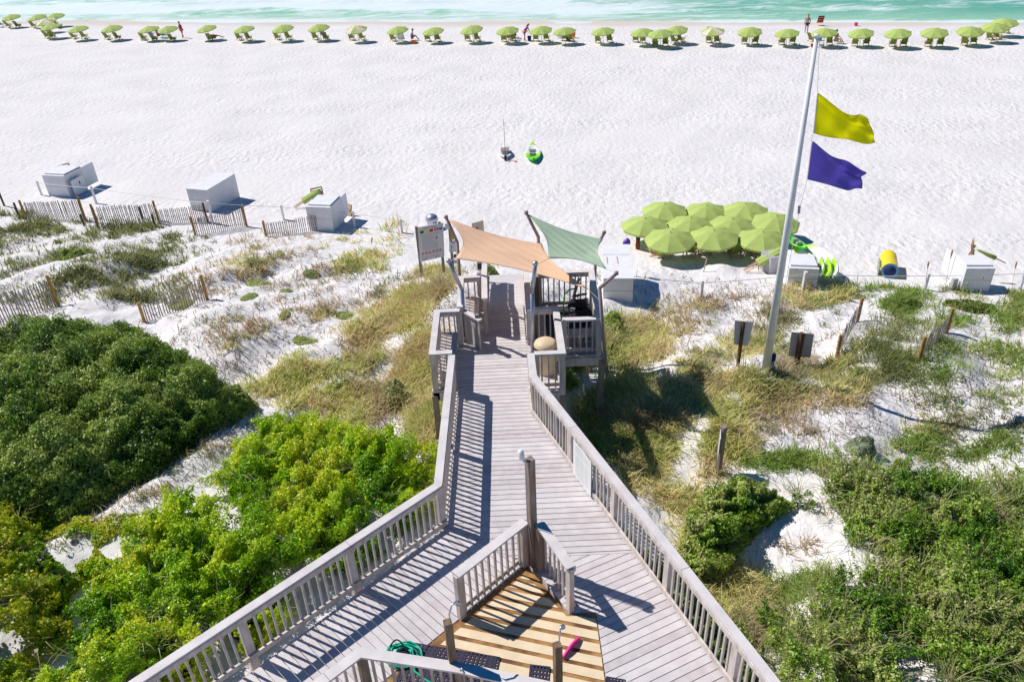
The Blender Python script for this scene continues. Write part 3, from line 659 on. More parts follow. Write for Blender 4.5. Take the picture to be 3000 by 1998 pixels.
# ------------------------------------------------------------------ signs
def signpost(bpx, tpx, corners, label, backm, postm, pw=.07, front=None, legs=None):
    b = G(*bpx); t = empty('sign', b, label, 'sign', 'signs in the dunes'); tp = at(*tpx, b.y)
    MB().box((b.x, b.y, (b.z + tp.z) / 2 - .1), (pw, pw, tp.z - b.z + .2), .3).build('post', postm, t)
    cs = [at(x, y, b.y + .06) for x, y in corners]
    vs = [c_ for c_ in cs] + [c_ + Vector((0, .015, 0)) for c_ in cs]
    MB().add(vs, [(0, 1, 2, 3), (7, 6, 5, 4), (0, 4, 5, 1), (1, 5, 6, 2), (2, 6, 7, 3), (3, 7, 4, 0)]).build('board', backm, t)
signpost((2161, 1075), (2178, 943), [(2153, 939), (2208, 944), (2192, 1013), (2149, 1009)], 'pale sign seen from behind on a thin brown post left of the flagpole', M_signw, M_darkpost)
signpost((2333, 1070), (2354, 976), [(2319, 973), (2385, 979), (2374, 1048), (2309, 1043)], 'grey sign seen from behind on a thick brown post right of the flagpole', M_grey, M_darkpost, .12)
b = G(2103, 1385); t = empty('sign', b, 'narrow dark sign turned edge-on in the grass right of the railing', 'sign', 'signs in the dunes'); tp = at(2126, 1250, b.y)
MB().box((b.x, b.y, (b.z + tp.z) / 2 - .1), (.11, .11, tp.z - b.z + .2), .5).build('post', M_post, t)
MB().box((b.x - .09, b.y - .10, tp.z - .38), (.015, .5, .62), -.25).build('board', M_signw, t)

# beach rules board
bl, br = G(1236, 812), G(1302, 812)
t = empty('information_board', (bl + br) / 2, 'large white beach rules board with coloured flag squares on two posts', 'sign')
for b_, tx in ((bl, (1226, 664)), (br, (1296, 650))):
    tp = at(*tx, b_.y); MB().box((b_.x, b_.y, (b_.z + tp.z) / 2 - .15), (.10, .10, tp.z - b_.z + .3)).build('post', M_post, t)
BYS = (bl.y - .07, br.y - .07)
cs = [at(1223, 667, BYS[0]), at(1298, 653, BYS[1]), at(1302, 752, BYS[1]), at(1231, 768, BYS[0])]
nrm = (cs[1] - cs[0]).cross(cs[3] - cs[0]).normalized()
if nrm.y > 0: nrm = -nrm
vs = list(cs) + [c_ - nrm * .03 for c_ in cs]
MB().add(vs, [(0, 1, 2, 3), (7, 6, 5, 4), (0, 4, 5, 1), (1, 5, 6, 2), (2, 6, 7, 3), (3, 7, 4, 0)]).build('board', M_signw, t)
def SB(u, v, o=.004): return cs[0].lerp(cs[1], u).lerp(cs[3].lerp(cs[2], u), v) + nrm * o
def sq(mb, u0, v0, u1, v1, o=.004): mb.add([SB(u0, v0, o), SB(u1, v0, o), SB(u1, v1, o), SB(u0, v1, o)], [(0, 1, 2, 3)])
for (u, m_, du) in ((.09, M_dgreen, .14), (.27, M_yellow, .14), (.46, M_dkred, .14), (.65, M_dkred, .15), (.83, M_purple, .13)):
    mb = MB(); sq(mb, u, .115, u + du, .19); mb.build('flag_square', m_, t)
mb = MB(); sq(mb, .705, .135, .745, .17, .006); mb.build('white_emblem', M_white, t)
mb = MB()
for k in range(22):
    u = .2 + k * .026
    if k in (9, 13): continue
    sq(mb, u, .052, u + .018, .080)
for j, (u0, u1) in enumerate([(.08, .92), (.08, .9)]): sq(mb, u0, .245 + j * .022, u1, .252 + j * .022)
for j in range(13): sq(mb, .14, .31 + j * .031, (.62 if j % 3 else .55) + (.16 if j > 6 else 0), .318 + j * .031)
for j in range(4): sq(mb, .08, .86 + j * .022, .9 - .1 * j, .866 + j * .022)
sq(mb, .1, .945, .3, .975); sq(mb, .62, .935, .8, .96); mb.build('printed_lines', M_ink, t)
for k in range(6):
    mb = MB()
    cu, cv = .14 + k * .143, .775
    for q in range(14):
        a0, a1 = 2 * math.pi * q / 14, 2 * math.pi * (q + 1) / 14
        mb.add([SB(cu + .058 * math.cos(a0), cv + .045 * math.sin(a0)), SB(cu + .058 * math.cos(a1), cv + .045 * math.sin(a1)), SB(cu + .044 * math.cos(a1), cv + .034 * math.sin(a1)), SB(cu + .044 * math.cos(a0), cv + .034 * math.sin(a0))], [(0, 1, 2, 3)])
    mb.add([SB(cu - .04, cv - .025), SB(cu - .03, cv - .033), SB(cu + .04, cv + .025), SB(cu + .03, cv + .033)], [(0, 1, 2, 3)])
    mb.build('prohibition_ring', M_dkred, t)
mb = MB()
for k in range(6): cu = .14 + k * .143; sq(mb, cu - .014, .757, cu + .012, .793, .0035)
mb.build('prohibition_symbols', M_inkd, t)
mb = MB(); sq(mb, .68, .36, .76, .44); sq(mb, .695, .33, .745, .36); mb.build('figure_symbol', M_wood, t)
def text(body, size, loc, rot, parent, m_, name='lettering'):
    cu = bpy.data.curves.new(name, 'FONT'); cu.body = body; cu.size = size; cu.extrude = .002; cu.align_x = 'CENTER'
    tmp = bpy.data.objects.new(name, cu); col.objects.link(tmp)
    dg = bpy.context.evaluated_depsgraph_get(); me = bpy.data.meshes.new_from_object(tmp.evaluated_get(dg)); bpy.data.objects.remove(tmp)
    me.materials.clear(); me.materials.append(m_); o = bpy.data.objects.new(name, me); col.objects.link(o); o.parent = parent
    o.location = Vector(loc) - Vector(parent.location); o.rotation_euler = rot; return o
# NO sign beside it, and lower notices on the rail end
b = G(1322, 815); t = empty('sign', b, 'small grey NO sign behind the left sail pole, with notices below', 'sign', 'notices at the walkway end')
tp = at(1322, 668, b.y); MB().box((b.x + .10, b.y + .02, (b.z + tp.z) / 2 - .1), (.10, .06, tp.z - b.z + .2)).build('post', M_post, t)
def brd(name, x0, y0, x1, y1, m_, y=None, th=.012):
    y = (b.y - .03) if y is None else y
    A_, B_, C_, D_ = at(x0, y0, y), at(x1, y0, y), at(x1, y1, y), at(x0, y1, y); v4 = [A_, B_, C_, D_]
    return MB().add(v4 + [q + Vector((0, th, 0)) for q in v4], [(3, 2, 1, 0), (4, 5, 6, 7), (0, 4, 5, 1), (1, 5, 6, 2), (2, 6, 7, 3), (3, 7, 4, 0)]).build(name, m_, t)
brd('board', 1316, 706, 1337, 739, M_signw); brd('orange_board', 1318, 677, 1330, 704, M_wood); 
text('NO', .13, at(1329, 712.5, b.y - .035), (R_(90), 0, 0), t, M_inkd)
brd('symbol', 1322, 720, 1324, 728, M_inkd, b.y - .036); brd('symbol', 1321, 731, 1323, 737, M_inkd, b.y - .036)
brd('dark_notice', 1329, 745, 1337, 756, M_inkd, b.y - .04)
brd('grey_notice', 1330, 762, 1348, 772, M_grey, b.y - .04)
brd('wing', 1303, 656, 1320, 672, M_signw)
# sign with tan panel behind the orange sail
b = G(1402, 730); t = empty('sign', b, 'blank tan sign panel rising behind the orange sail', 'sign', 'notices at the walkway end')
MB().box((b.x, b.y + .03, b.z + .4), (.09, .06, 1.2)).build('post', M_post, t)
cs2 = [at(1382, 655, b.y), at(1416, 646, b.y), at(1419, 690, b.y), at(1384, 695, b.y)]
MB().add(cs2 + [q + Vector((0, .02, 0)) for q in cs2], [(3, 2, 1, 0), (4, 5, 6, 7), (0, 4, 5, 1), (1, 5, 6, 2), (2, 6, 7, 3), (3, 7, 4, 0)]).build('board', mat('tan_panel', (.55, .43, .35), .7), t)
# silver dome behind the rules board
t = empty('round_tank', G(1268, 668), 'shiny grey domed container behind the beach rules board', 'container'); c = t.location
lathe(MB(), c, [(.20, -.05), (.25, .35), (.30, .42), (.24, .58), (.12, .66), (.001, .67)], 20).build('body', M_steel, t, smooth=True)
# notices on the left stair rail
t = empty('notice', (-.74, 20.3, DZ + .7), 'black and white notices facing the walkway end on the left handrail', 'notice')
MB().box((-.84, 19.9, DZ + .62), (.14, .015, .30)).build('board', M_white, t); MB().box((-.84, 19.888, DZ + .60), (.10, .006, .14)).build('symbol', M_inkd, t)
MB().box((-.84, 20.6, DZ + .62), (.15, .015, .3)).build('board', M_white, t); MB().box((-.84, 20.588, DZ + .62), (.12, .006, .2)).build('symbol', M_inkd, t)
# banner on the long right railing
dv = Vector((3.75 - .435, 5.6 - 14.23)).normalized(); nv = Vector((-dv.y, dv.x)) * -1.0
def railpt(s_, z, o=.10): p = Vector((.435, 14.23)) + dv * s_ - Vector((-nv.x, -nv.y)) * o; return Vector((p.x, p.y, z))
s0, s1 = None, None
def s_at(px, py, z):
    q = P(px, py, z); return (Vector((q.x, q.y)) - Vector((.435, 14.23))).dot(dv)
s0 = s_at(1692, 1285, DZ + .9); s1 = s_at(1750, 1352, DZ + .9)
t = empty('notice', railpt((s0 + s1) / 2, DZ), 'white printed notice sheet fixed to the long right railing', 'notice')
TZ0, TZ1 = DZ + .93, DZ + .05
def BP(u, v, o=.0): return railpt(s0 + (s1 - s0) * u, TZ0 + (TZ1 - TZ0) * v, .105 + o)
mb = MB(); mb.grid(lambda u, v: BP(u, v, .006 * math.sin(u * 9)), 8, 8); o = mb.build('sheet', mat('banner_white', (.80, .80, .79), .6, .02, 3), t); o.modifiers.new('t', 'SOLIDIFY').thickness = .006
mb = MB()
for j in range(14):
    v = .10 + j * .06
    if j in (3,): continue
    for k in range(3): mb.add([BP(.14 + k * .25, v, .014), BP(.14 + k * .25 + random.uniform(.15, .22), v, .014), BP(.14 + k * .25 + .2, v + .018, .014), BP(.14 + k * .25, v + .018, .014)], [(0, 1, 2, 3)])
mb.build('printed_lines', mat('faint_print', (.52, .55, .55), .6), t)

# ------------------------------------------------------------------ storage boxes
def cabinet(A, B, C, label, hgt=1.1, door=None, lid=True, gpx=None, lean=False):
    g = G(*gpx); zt = g.z + hgt
    a, b, c = P(*A, zt), P(*B, zt), P(*C, zt)
    wx = (b - a); W = wx.length; wx.normalize(); ly = Vector((-wx.y, wx.x, 0)); Lg = max(.8, (c - b).dot(ly))
    rz = math.atan2(wx.y, wx.x); root = empty('storage_box', (b.x, b.y, g.z), label, 'storage box', 'white storage boxes at the dune foot', 0)
    F = lambda u, v, z: b - wx * u + ly * v + Vector((0, 0, z - zt))
    ctr = F(W / 2, Lg / 2, g.z + hgt / 2 - .15)
    MB().box((ctr.x, ctr.y, ctr.z), (W, Lg, hgt + .3), rz).build('body', M_white, root)
    if lid:
        ctr = F(W / 2, Lg / 2 + .08, zt + .035); MB().box(ctr, (W - .10, Lg - .16, .06), rz).build('lid', M_white, root)
        for uu in (W * .25, W * .75): MB().box(F(uu, -.006, g.z + hgt - .03), (.09, .012, .06), rz).build('hinge', M_steel, root)
    MB().box(F(W / 2, -.005, g.z + hgt * .50), (W * .98, .008, .012), rz).build('seam', M_grey, root)
    if door:
        side, ln = door
        u = 0 if side > 0 else W
        p0 = F(u, Lg + .01, g.z + .02); p1 = F(u - side * .0, Lg + ln, g.z + .02)
        MB().beam(p0 + Vector((0, 0, hgt / 2)), p1 + Vector((0, 0, hgt / 2)), .03, hgt - .05).build('door', M_white, root)
    if lean:
        p = F(-.22, Lg * .45, g.z + .42); q = MB().box(p, (.025, .95, .85), rz); q = q.build('loose_panel', M_white, root)
        p = F(-.245, Lg * .5, g.z + .55); MB().box(p, (.03, .05, .16), rz).build('handle', M_navy, root)
    return root, F, W, Lg, zt
cabinet((122, 514), (184, 517), (227, 490), 'leftmost white storage box with a loose panel leaning on its side', 1.15, (1, .9), True, (194, 585), True)
cabinet((545, 553), (605, 558), (672, 508), 'plain white storage box second from the left at the dune foot', 1.1, None, False, (617, 634))
cabinet((895, 606), (966, 609), (990, 577), 'white storage box with folded green umbrellas behind it, left of the rules board', 1.15, (1, .6), True, (972, 682))
cabinet((1768, 816), (1856, 816), (1843, 716), 'long white storage box just right of the shaded platform', .95, None, False, (1857, 888))
_r = [o for o in bpy.data.objects if o.get('label') == 'long white storage box just right of the shaded platform'][0]; _zt = _r.location.z + .95
for (xa, ya, xb, yb) in ((1778, 753, 1780, 773), (1807, 751, 1811, 773)):
    _m = MB(); _m.beam(P(xa, ya, _zt + .004), P(xb, yb, _zt + .004), .035, .006); _m.build('rust_streak', mat('rust_stain', (.52, .30, .18), .8), _r)
_m = MB(); _m.beam(P(1762, 746, _zt + .004), P(1846, 746, _zt + .004), .014, .006); _m.build('lid_seam', M_grey, _r)
cabinet((2313, 786), (2401, 789), (2384, 750), 'white storage box behind the flagpole beside the kayaks', .80, (-1, .5), True, (2392, 842))
cabinet((2832, 787), (2917, 787), (2893, 752), 'rightmost white storage box with its door open to the left', .95, (-1, .8), True, (2906, 853))
# dark small box behind the flagpole
g = G(2262, 800); o = MB().box((g.x, g.y + .3, g.z + .3), (.5, .7, .75), .25).build('equipment_crate', M_grey); tag(o, 'grey crate left of the flagpole by the leaning umbrellas', 'crate')
g = G(2790, 848); o = MB().box((g.x, g.y, g.z + .2), (.20, .12, .5), .2).build('utility_stub', M_grey); tag(o, 'small grey utility stub in front of the rightmost storage box', 'stub')

# wooden folding chairs leaning behind boxes
def leaning_chair(px, py, lift, label, rz=.4, sc_=1.0):
    g = G(px, py); t = empty('folded_chair', g, label, 'folded chair', 'folded wooden chairs by the storage boxes', rz); Z = lift
    for x in (-.28, .28):
        m2 = MB(); m2.beam((x, 0, Z), (x, .25, Z + 1.0 * sc_), .05, .06); m2.build('leg', M_wood, t, off=(0, 0, 0))
        m2 = MB(); m2.beam((x * .85, .35, Z), (x * .85, .12, Z + .8 * sc_), .05, .06); m2.build('leg', M_wood, t, off=(0, 0, 0))
    m2 = MB(); m2.beam((-.28, .25, Z + 1.0 * sc_), (.28, .25, Z + 1.0 * sc_), .06, .06); m2.beam((-.28, .12, Z + .5), (.28, .12, Z + .5), .05, .05); m2.build('frame', M_wood, t, off=(0, 0, 0))
    m2 = MB(); m2.beam((0, .02, Z + .12), (0, .22, Z + .92 * sc_), .44, .02, up=(0, 1, 0)); m2.build('sling', M_palewood, t, off=(0, 0, 0))
leaning_chair(202, 512, -.45, 'brown folded chair showing behind the leftmost storage box', .9)
leaning_chair(938, 600, -.2, 'brown folded chair end beside the rolled green umbrellas', .5)
leaning_chair(1011, 634, -.25, 'brown folded chair leaning on the right side of a storage box', -.5, .75)
leaning_chair(2852, 775, -.1, 'pale folded chair showing behind the rightmost storage box', 1.0)

# rolled umbrellas
def rolled(a, b, label, n=3, g_up=0.6, rad=.10):
    p = Vector(a); q = Vector(b); t = empty('folded_umbrella', p, label, 'folded umbrella', 'rolled green umbrellas')
    d = (q - p).normalized(); side = d.cross(Vector((0, 0, 1))).normalized()
    poles = MB(); cl = MB()
    for k in range(n):
        o_ = side * (k - (n - 1) / 2) * .12 + Vector((0, 0, .03 * (k % 2)))
        poles.tube([p + o_, p.lerp(q, .5) + o_], .022, 6)
        cl.tube([p.lerp(q, .34) + o_, p.lerp(q, .36) + o_, p.lerp(q, .6) + o_, p.lerp(q, .92) + o_, q + o_], [.03, rad, rad * .9, rad * .55, .03], 9)
    poles.build('poles', M_palewood, t); cl.build('canopy', M_lime, t, smooth=True)
g = G(862, 612); rolled(g + Vector((0, 0, .05)), at(935, 558, g.y + .5), 'bundle of rolled green umbrellas leaning behind the third storage box', 3, .6, .13)
g = G(2180, 798); rolled(g + Vector((0, 0, .05)), at(2296, 728, g.y + .2), 'long bundle of rolled green umbrellas propped left of the flagpole', 3, .6, .12)
q = G(2947, 800); rolled(at(2947, 771, 25.6), at(2862, 731, 26.0), 'single rolled dark green umbrella on top of the rightmost storage box', 1, .6, .085)
# red brown bin, purple sack
t = empty('barrel', G(1868, 730), 'rusty brown cylinder bin left of the umbrella cluster', 'bin'); c = t.location
lathe(MB(), c, [(.085, -.05), (.09, .1), (.09, .52), (.001, .52)], 16).build('body', M_rust, t, smooth=True); lathe(MB(), c, [(.1, .5), (.1, .56), (.07, .56)], 16).build('rim', M_black, t, smooth=True)
o = MB(); bx = P(1835, 722, 2.85); o.grid(lambda u, v: Vector((bx.x + .15 * math.cos(u * 6.283) * math.sin(v * 3.1416) * (1 + .2 * math.sin(u * 12)), bx.y + .12 * math.sin(u * 6.283) * math.sin(v * 3.1416), 2.82 + .17 - .17 * math.cos(v * 3.1416) * (1 + .15 * math.sin(u * 9)))), 12, 8)
tag(o.build('beach_bag', M_purple, None), 'purple bag sitting on the storage box right of the platform', 'bag')
o = MB(); bx = P(1778, 729, 2.82); o.box((bx.x, bx.y, 2.83), (.16, .07, .05), .2); tag(o.build('sandal', M_darkpost), 'dark sandal lying on the storage box right of the platform', 'sandal')

# ------------------------------------------------------------------ rope posts
RP = [((105, 532), (123, 572)), ((265, 547), (283, 597)), ((613, 590), (625, 656)), ((825, 602), (832, 644)), ((1030, 620), (1040, 665)), ((1171, 643), (1178, 682))]
RP2 = [((2057, 824), (2053, 870)), ((2362, 798), (2352, 850)), ((2718, 803), (2708, 848)), ((2999, 796), (2986, 848))]
def ropes(lst, wh, extra_l=None, extra_r=None):
    tops = []
    for k, (tp, bs) in enumerate(lst):
        b_ = G(*bs); tt = at(*tp, b_.y); tt = Vector((b_.x + (tt.x - b_.x) * .0, b_.y, tt.z))
        r = empty('rope_post', b_, wh[k], 'post', 'rope posts along the dune foot')
        MB().box((b_.x, b_.y, (b_.z + tt.z) / 2 - .1), (.10, .10, tt.z - b_.z + .2), .25).build('post', M_white, r)
        MB().box((b_.x, b_.y, tt.z + .012), (.11, .11, .024), .25).build('cap', M_white, r); tops.append(tt)
    if extra_l: tops = [extra_l] + tops
    if extra_r: tops = tops + [extra_r]
    for k in range(len(tops) - 1):
        a_, b_ = tops[k] - Vector((0, 0, .08)), tops[k + 1] - Vector((0, 0, .08)); L = (b_ - a_).length
        pts = [a_.lerp(b_, i / 12) - Vector((0, 0, .006 * L * 4 * (i / 12) * (1 - i / 12))) for i in range(13)]
        yield MB().tube(pts, .013, 5).build('rope', M_rope)
for o, lb in zip(ropes(RP, ['white rope post at the front left of the leftmost storage box', 'white rope post right of the leftmost storage box', 'white rope post below the plain storage box', 'white rope post left of the third storage box', 'white rope post right of the third storage box', 'faint white rope post left of the rules board']),
        ['rope in front of the leftmost storage box', 'rope toward the plain storage box', 'rope right of the plain storage box', 'rope in front of the third storage box', 'rope toward the rules board']): tag(o, lb, 'rope', 'ropes along the dune foot')
for o, lb in zip(ropes(RP2, ['white rope post in front of the umbrella cluster', 'white rope post in front of the box by the kayaks', 'grey white rope post left of the rightmost storage box', 'rope post at the right edge of the photo'], extra_l=Vector((3.0, 24.2, 3.1))),
        ['rope in front of the long storage box', 'rope in front of the umbrella cluster', 'rope in front of the kayaks and yellow roll', 'rope in front of the rightmost storage box']): tag(o, lb, 'rope', 'ropes along the dune foot')

# ------------------------------------------------------------------ slat fences
def fence(bA, bB, tA, tB, label, bend=0.0, hh=None):
    a, b_ = G(*bA), G(*bB); root = empty('sand_fence', (a + b_) / 2, label, 'fence', 'slatted sand fences in the dunes')
    ha = at(*tA, a.y).z - a.z; hb = at(*tB, b_.y).z - b_.z
    if hh: ha = hb = hh
    ha = min(max(ha, .7), 1.5); hb = min(max(hb, .7), 1.5)
    for p, h_ in ((a, ha), (b_, hb)):
        MB().tube([p + Vector((0, 0, -.3)), p + Vector((0, 0, h_ + .06))], .055, 8).build('post', M_fencepost, root)
    L = (b_ - a).length; n_ = int(L / .088); mb = MB(); d = (b_ - a).normalized(); nn = Vector((-d.y, d.x, 0))
    tops = []
    for k in range(1, n_):
        t_ = k / n_; p = a.lerp(b_, t_) + nn * bend * math.sin(t_ * math.pi); g_ = tz(p.x, p.y); h_ = (ha + (hb - ha) * t_) * random.uniform(.93, 1.0) - .05
        q = Vector((p.x, p.y, g_)); ln = Vector((random.uniform(-.03, .03), random.uniform(-.03, .03), 0))
        mb.beam(q + Vector((0, 0, -.15)), q + ln + Vector((0, 0, h_)), .036, .010, up=nn)
        tops.append((q, h_))
    mb.build('picket_panel', M_picket, root)
    mb = MB()
    for fr in (.2, .5, .85): mb.tube([q + Vector((0, 0, h_ * fr)) for q, h_ in tops], .006, 4)
    mb.build('wires', M_steel, root)
fence((77, 642), (252, 648), (65, 590), (240, 580), 'sand fence in front of the leftmost storage box')
fence((290, 674), (464, 645), (275, 602), (455, 592), 'sand fence with bright end post between the first two storage boxes')
fence((468, 656), (608, 650), (460, 612), (598, 595), 'lower sand fence before the plain storage box')
fence((573, 690), (723, 663), (559, 638), (711, 604), 'sand fence right of the plain storage box with yellow brown posts')
fence((780, 693), (940, 676), (777, 658), (935, 625), 'small grey sand fence in front of the third storage box')
fence((-60, 985), (172, 897), (-80, 905), (143, 830), 'leaning sand fence casting striped shadow at the left edge', hh=1.15)
fence((424, 944), (608, 880), (407, 893), (592, 810), 'sand fence behind the dark round shrub with yellow end posts')
fence((2450, 1050), (2511, 944), (2462, 986), (2529, 877), 'sand fence seen nearly end-on right of the grey sign')
fence((2692, 1056), (2772, 975), (2709, 991), (2792, 908), 'rightmost sand fence seen nearly end-on in the grass')
for (bs, tp, lb) in (((13, 604), (2, 541), 'dark post at the left edge beside the sand fence'), ((58, 640), (46, 594), 'short dark post left of the first sand fence'), ((247, 662), (235, 628), 'stubby grey post behind the first sand fence'), ((455, 665), (445, 628), 'stubby dark post between two sand fences'), ((418, 640), (408, 606), 'grey stump post inside the second sand fence'), ((608, 652), (599, 594), 'grey post end of the lower sand fence')):
    g = G(*bs); tt = at(*tp, g.y); o = MB().tube([g + Vector((0, 0, -.2)), Vector((g.x, g.y, tt.z))], .05, 8).build('fence_post', M_darkpost); tag(o, lb, 'post', 'loose fence posts')

# ------------------------------------------------------------------ kayaks
def kayak(name, p0, p1, wd, hgt, m1, m2, label, bow=.25, roll=0.0, m3=None, m4=None):
    """open sit-on kayak hull between p0 (stern) and p1 (bow)"""
    p0, p1 = Vector(p0), Vector(p1); d = p1 - p0; L = d.length; d.normalize(); side = d.cross(Vector((0, 0, 1))).normalized(); up = side.cross(d)
    Rm = Matrix.Rotation(roll, 3, d); side = Rm @ side; up = Rm @ up
    t = empty(name, p0.lerp(p1, .5), label, 'kayak', 'kayaks on the beach')
    def prof(u): return max(.02, math.sin(math.pi * min(1, max(0, u)) ** .92)) ** .62
    def hull(u, v):
        a = math.pi * (1 + v); w_ = wd / 2 * prof(u); rise = bow * (abs(2 * u - 1) ** 3)
        return p0.lerp(p1, u) + side * (w_ * math.cos(a)) + up * (hgt * .55 + rise + (hgt * .55) * math.sin(a) * (prof(u) ** .5))
    def deck(u, v):
        w_ = wd / 2 * prof(u); rise = bow * (abs(2 * u - 1) ** 3); x = (2 * v - 1)
        well = .12 * (1 - smooth(.25, .75, abs(x))) * (smooth(.12, .3, u) * (1 - smooth(.75, .9, u)))
        return p0.lerp(p1, u) + side * (w_ * x * .995) + up * (hgt * .55 + rise + .05 * (1 - x * x) - float(well))
    mb = MB(); mb.grid(hull, 24, 8); o = mb.build('hull', [m1, m3 or m1], t, smooth=True)
    for i, pl in enumerate(o.data.polygons): pl.material_index = 1 if (i // 8) / 24 > .52 + .08 * math.sin(i) else 0
    mb = MB(); mb.grid(deck, 24, 8)
    o = mb.build('deck', [m1, m2, m4 or M_yg], t, smooth=True)
    for i, pl in enumerate(o.data.polygons):
        u = (i // 8) / 24; pl.material_index = 0 if u < .27 else (2 if u < .42 or u > .86 else 1)
    ms_ = MB()
    for u in (.38, .6):
        c_ = p0.lerp(p1, u); ms_.beam(c_ - side * wd * .22 + up * (hgt * .62), c_ + side * wd * .22 + up * (hgt * .62), .10, .16)
    ms_.build('seat', M_grey, t)
    return t
g0 = P(1563, 476, .50); g1 = P(1559, 424, .55); g0.z = tz(g0.x, g0.y); g1.z = g0.z
kayak('kayak', g0, g1, .88, .34, M_green, M_wplas, 'bright green and white kayak lying alone on the open sand', .12)
# small grey white boat with mast
g = G(1481, 472); t = kayak('small_boat', g + Vector((0, .15, 0)), g + Vector((0, 2.05, 0)), .80, .28, M_wplas, M_wplas, 'small white boat with thin mast on the open sand', .06, m4=M_wplas)
MB().tube([g + Vector((0.0, .3, .3)), g + Vector((0, .75, 2.2))], .012, 6).build('mast', M_darkpost, t)
MB().box(g + Vector((0, 1.05, .33)), (.50, .62, .05)).build('cockpit', M_pole, t)
MB().box(g + Vector((0, .0, .18)), (.13, .10, .3)).build('rudder', M_black, t)
o = MB().tube([g + Vector((.12, -.02, .05)), g + Vector((.55, -.28, .05))], .014, 6); o.tube([g + Vector((.50, -.25, .05)), g + Vector((.62, -.36, .05))], [.02, .05], 6); tag(o.build('paddle', M_red), 'thin red paddle on the sand behind the small boat', 'paddle')
# kayak stack beside the box
KB = G(2455, 838)
defs = [((2405, 816), (2352, 738), M_wplas, M_yg, 'pale kayak end lying lowest next to the storage box'),
        ((2428, 822), (2372, 733), M_wplas, M_wplas, 'white kayak leaning second from the storage box'),
        ((2452, 826), (2386, 731), M_yg, M_yg, 'yellow green kayak in the middle of the kayak stack'),
        ((2474, 825), (2399, 731), M_wplas, M_green, 'white and bright green kayak on the right side of the stack')]
for k, (a_, b_, m1, m3_, lb) in enumerate(defs):
    zb = KB.z + .22 + .05 * k; pa = P(*a_, zb); pb = P(*b_, zb)
    kayak('kayak', pa, pb, .62, .30, m1, M_wplas, lb, .30, R_(-62), m3_)
g = G(2402, 822); kayak('kayak', P(2360, 742, KB.z + .5), P(2340, 728, KB.z + .55) + Vector((-.2, .9, 0)), .5, .28, M_green, M_green, 'green kayak tip peeking behind the storage box', .1)

# yellow roll
a_ = G(2602, 815); b_ = G(2588, 742); rr_ = .30
a_ = Vector((a_.x, a_.y, a_.z + rr_)); b_ = G(2594, 757); b_ = a_ + (Vector((b_.x, b_.y, a_.z)) - a_).normalized() * 1.45 + Vector((0, 0, -.1))
t = empty('inflatable_roll', a_ - Vector((0, 0, rr_)), 'rolled yellow inflatable mat with blue inside standing on the sand', 'inflatable')
MB().tube([a_, a_.lerp(b_, .55), a_.lerp(b_, .57), a_.lerp(b_, .60), b_], [rr_, rr_ * 1.02, rr_ * .95, rr_ * 1.02, rr_], 28, cap=False).build('outer_roll', M_yellow, t, smooth=True)
MB().tube([a_ - (b_ - a_) * .012, b_], [rr_ * .70, rr_ * .70], 28).build('inner_void', M_navy, t, smooth=True)
d = (b_ - a_).normalized(); sd = d.cross(Vector((0, 0, 1))).normalized(); upv = sd.cross(d); mb = MB(); n_ = 28
vs = []
for r_ in (rr_ * .72, rr_ * 1.01):
    for k in range(n_): vs.append(a_ - d * .02 + (sd * math.cos(2 * math.pi * k / n_) + upv * math.sin(2 * math.pi * k / n_)) * r_)
mb.add(vs, [(k, (k + 1) % n_, n_ + (k + 1) % n_, n_ + k) for k in range(n_)]); mb.build('edge', mat('light_blue_vinyl', (.10, .35, .55), .4), t)
mb = MB(); mb.box(a_ + d * .5 - sd * .36 + Vector((0, 0, -.08)), (.03, .8, .42), math.atan2(-d.x, d.y)); mb.build('side_flap', mat('grey_green_vinyl', (.25, .32, .30), .5), t)

# ------------------------------------------------------------------ umbrellas and chairs
def canopy_mb(rad, n=8, ht=.34, val=.11, two=False):
    mb = MB(); K = 4
    ring = []
    for k in range(n * K):
        a = 2 * math.pi * k / (n * K); f_ = (k % K) / K; sag = 1 - .045 * math.sin(math.pi * f_)
        ring.append((math.cos(a), math.sin(a), sag))
    prof = [(0.0, ht), (.30, ht * .80), (.62, ht * .46), (1.0, 0.0)]
    N = n * K; idx = {}
    for i, (r, z) in enumerate(prof):
        for k, (cx_, cy_, sg) in enumerate(ring):
            q = (sg - 1) * 1.5 * r + 1; mb.v.append((cx_ * rad * r * q, cy_ * rad * r * q, z - (1 - q) * .55 * r))
    for k, (cx_, cy_, sg) in enumerate(ring): mb.v.append((cx_ * rad * (1.5 * sg - .5), cy_ * rad * (1.5 * sg - .5), -val * (.75 + .25 * math.sin(math.pi * ((k % K) / K)))))
    for i in range(4):
        for k in range(N):
            mb.f.append((i * N + k, i * N + (k + 1) % N, (i + 1) * N + (k + 1) % N, (i + 1) * N + k)); mb.mi.append((k // K) % 2 if two else 0)
    return mb
def make_umbrella(label, two=False, rad=1.13, h=1.20, name='beach_umbrella', dark=False):
    root = empty(name, (0, 0, 0), label, 'umbrella', 'open beach umbrellas')
    canopy_mb(rad, two=two).build('canopy', [M_lime, M_beige] if two else M_lime, root, off=(0, 0, -h))
    MB().tube([(0, 0, -.3), (0, 0, h + .30)], .022, 8).build('pole', M_palewood, root, off=(0, 0, 0))
    mb = MB()
    for k in range(8):
        a = 2 * math.pi * k / 8; mb.tube([(0, 0, h + .29), (rad * .62 * math.cos(a), rad * .62 * math.sin(a), h + .14), (rad * math.cos(a), rad * math.sin(a), h - .015)], .006, 4)
    mb.build('ribs', M_wood, root, off=(0, 0, 0))
    MB().tube([(0, 0, h + .32), (0, 0, h + .38)], [.04, .02], 8).build('finial', M_lime, root, off=(0, 0, 0))
    return root
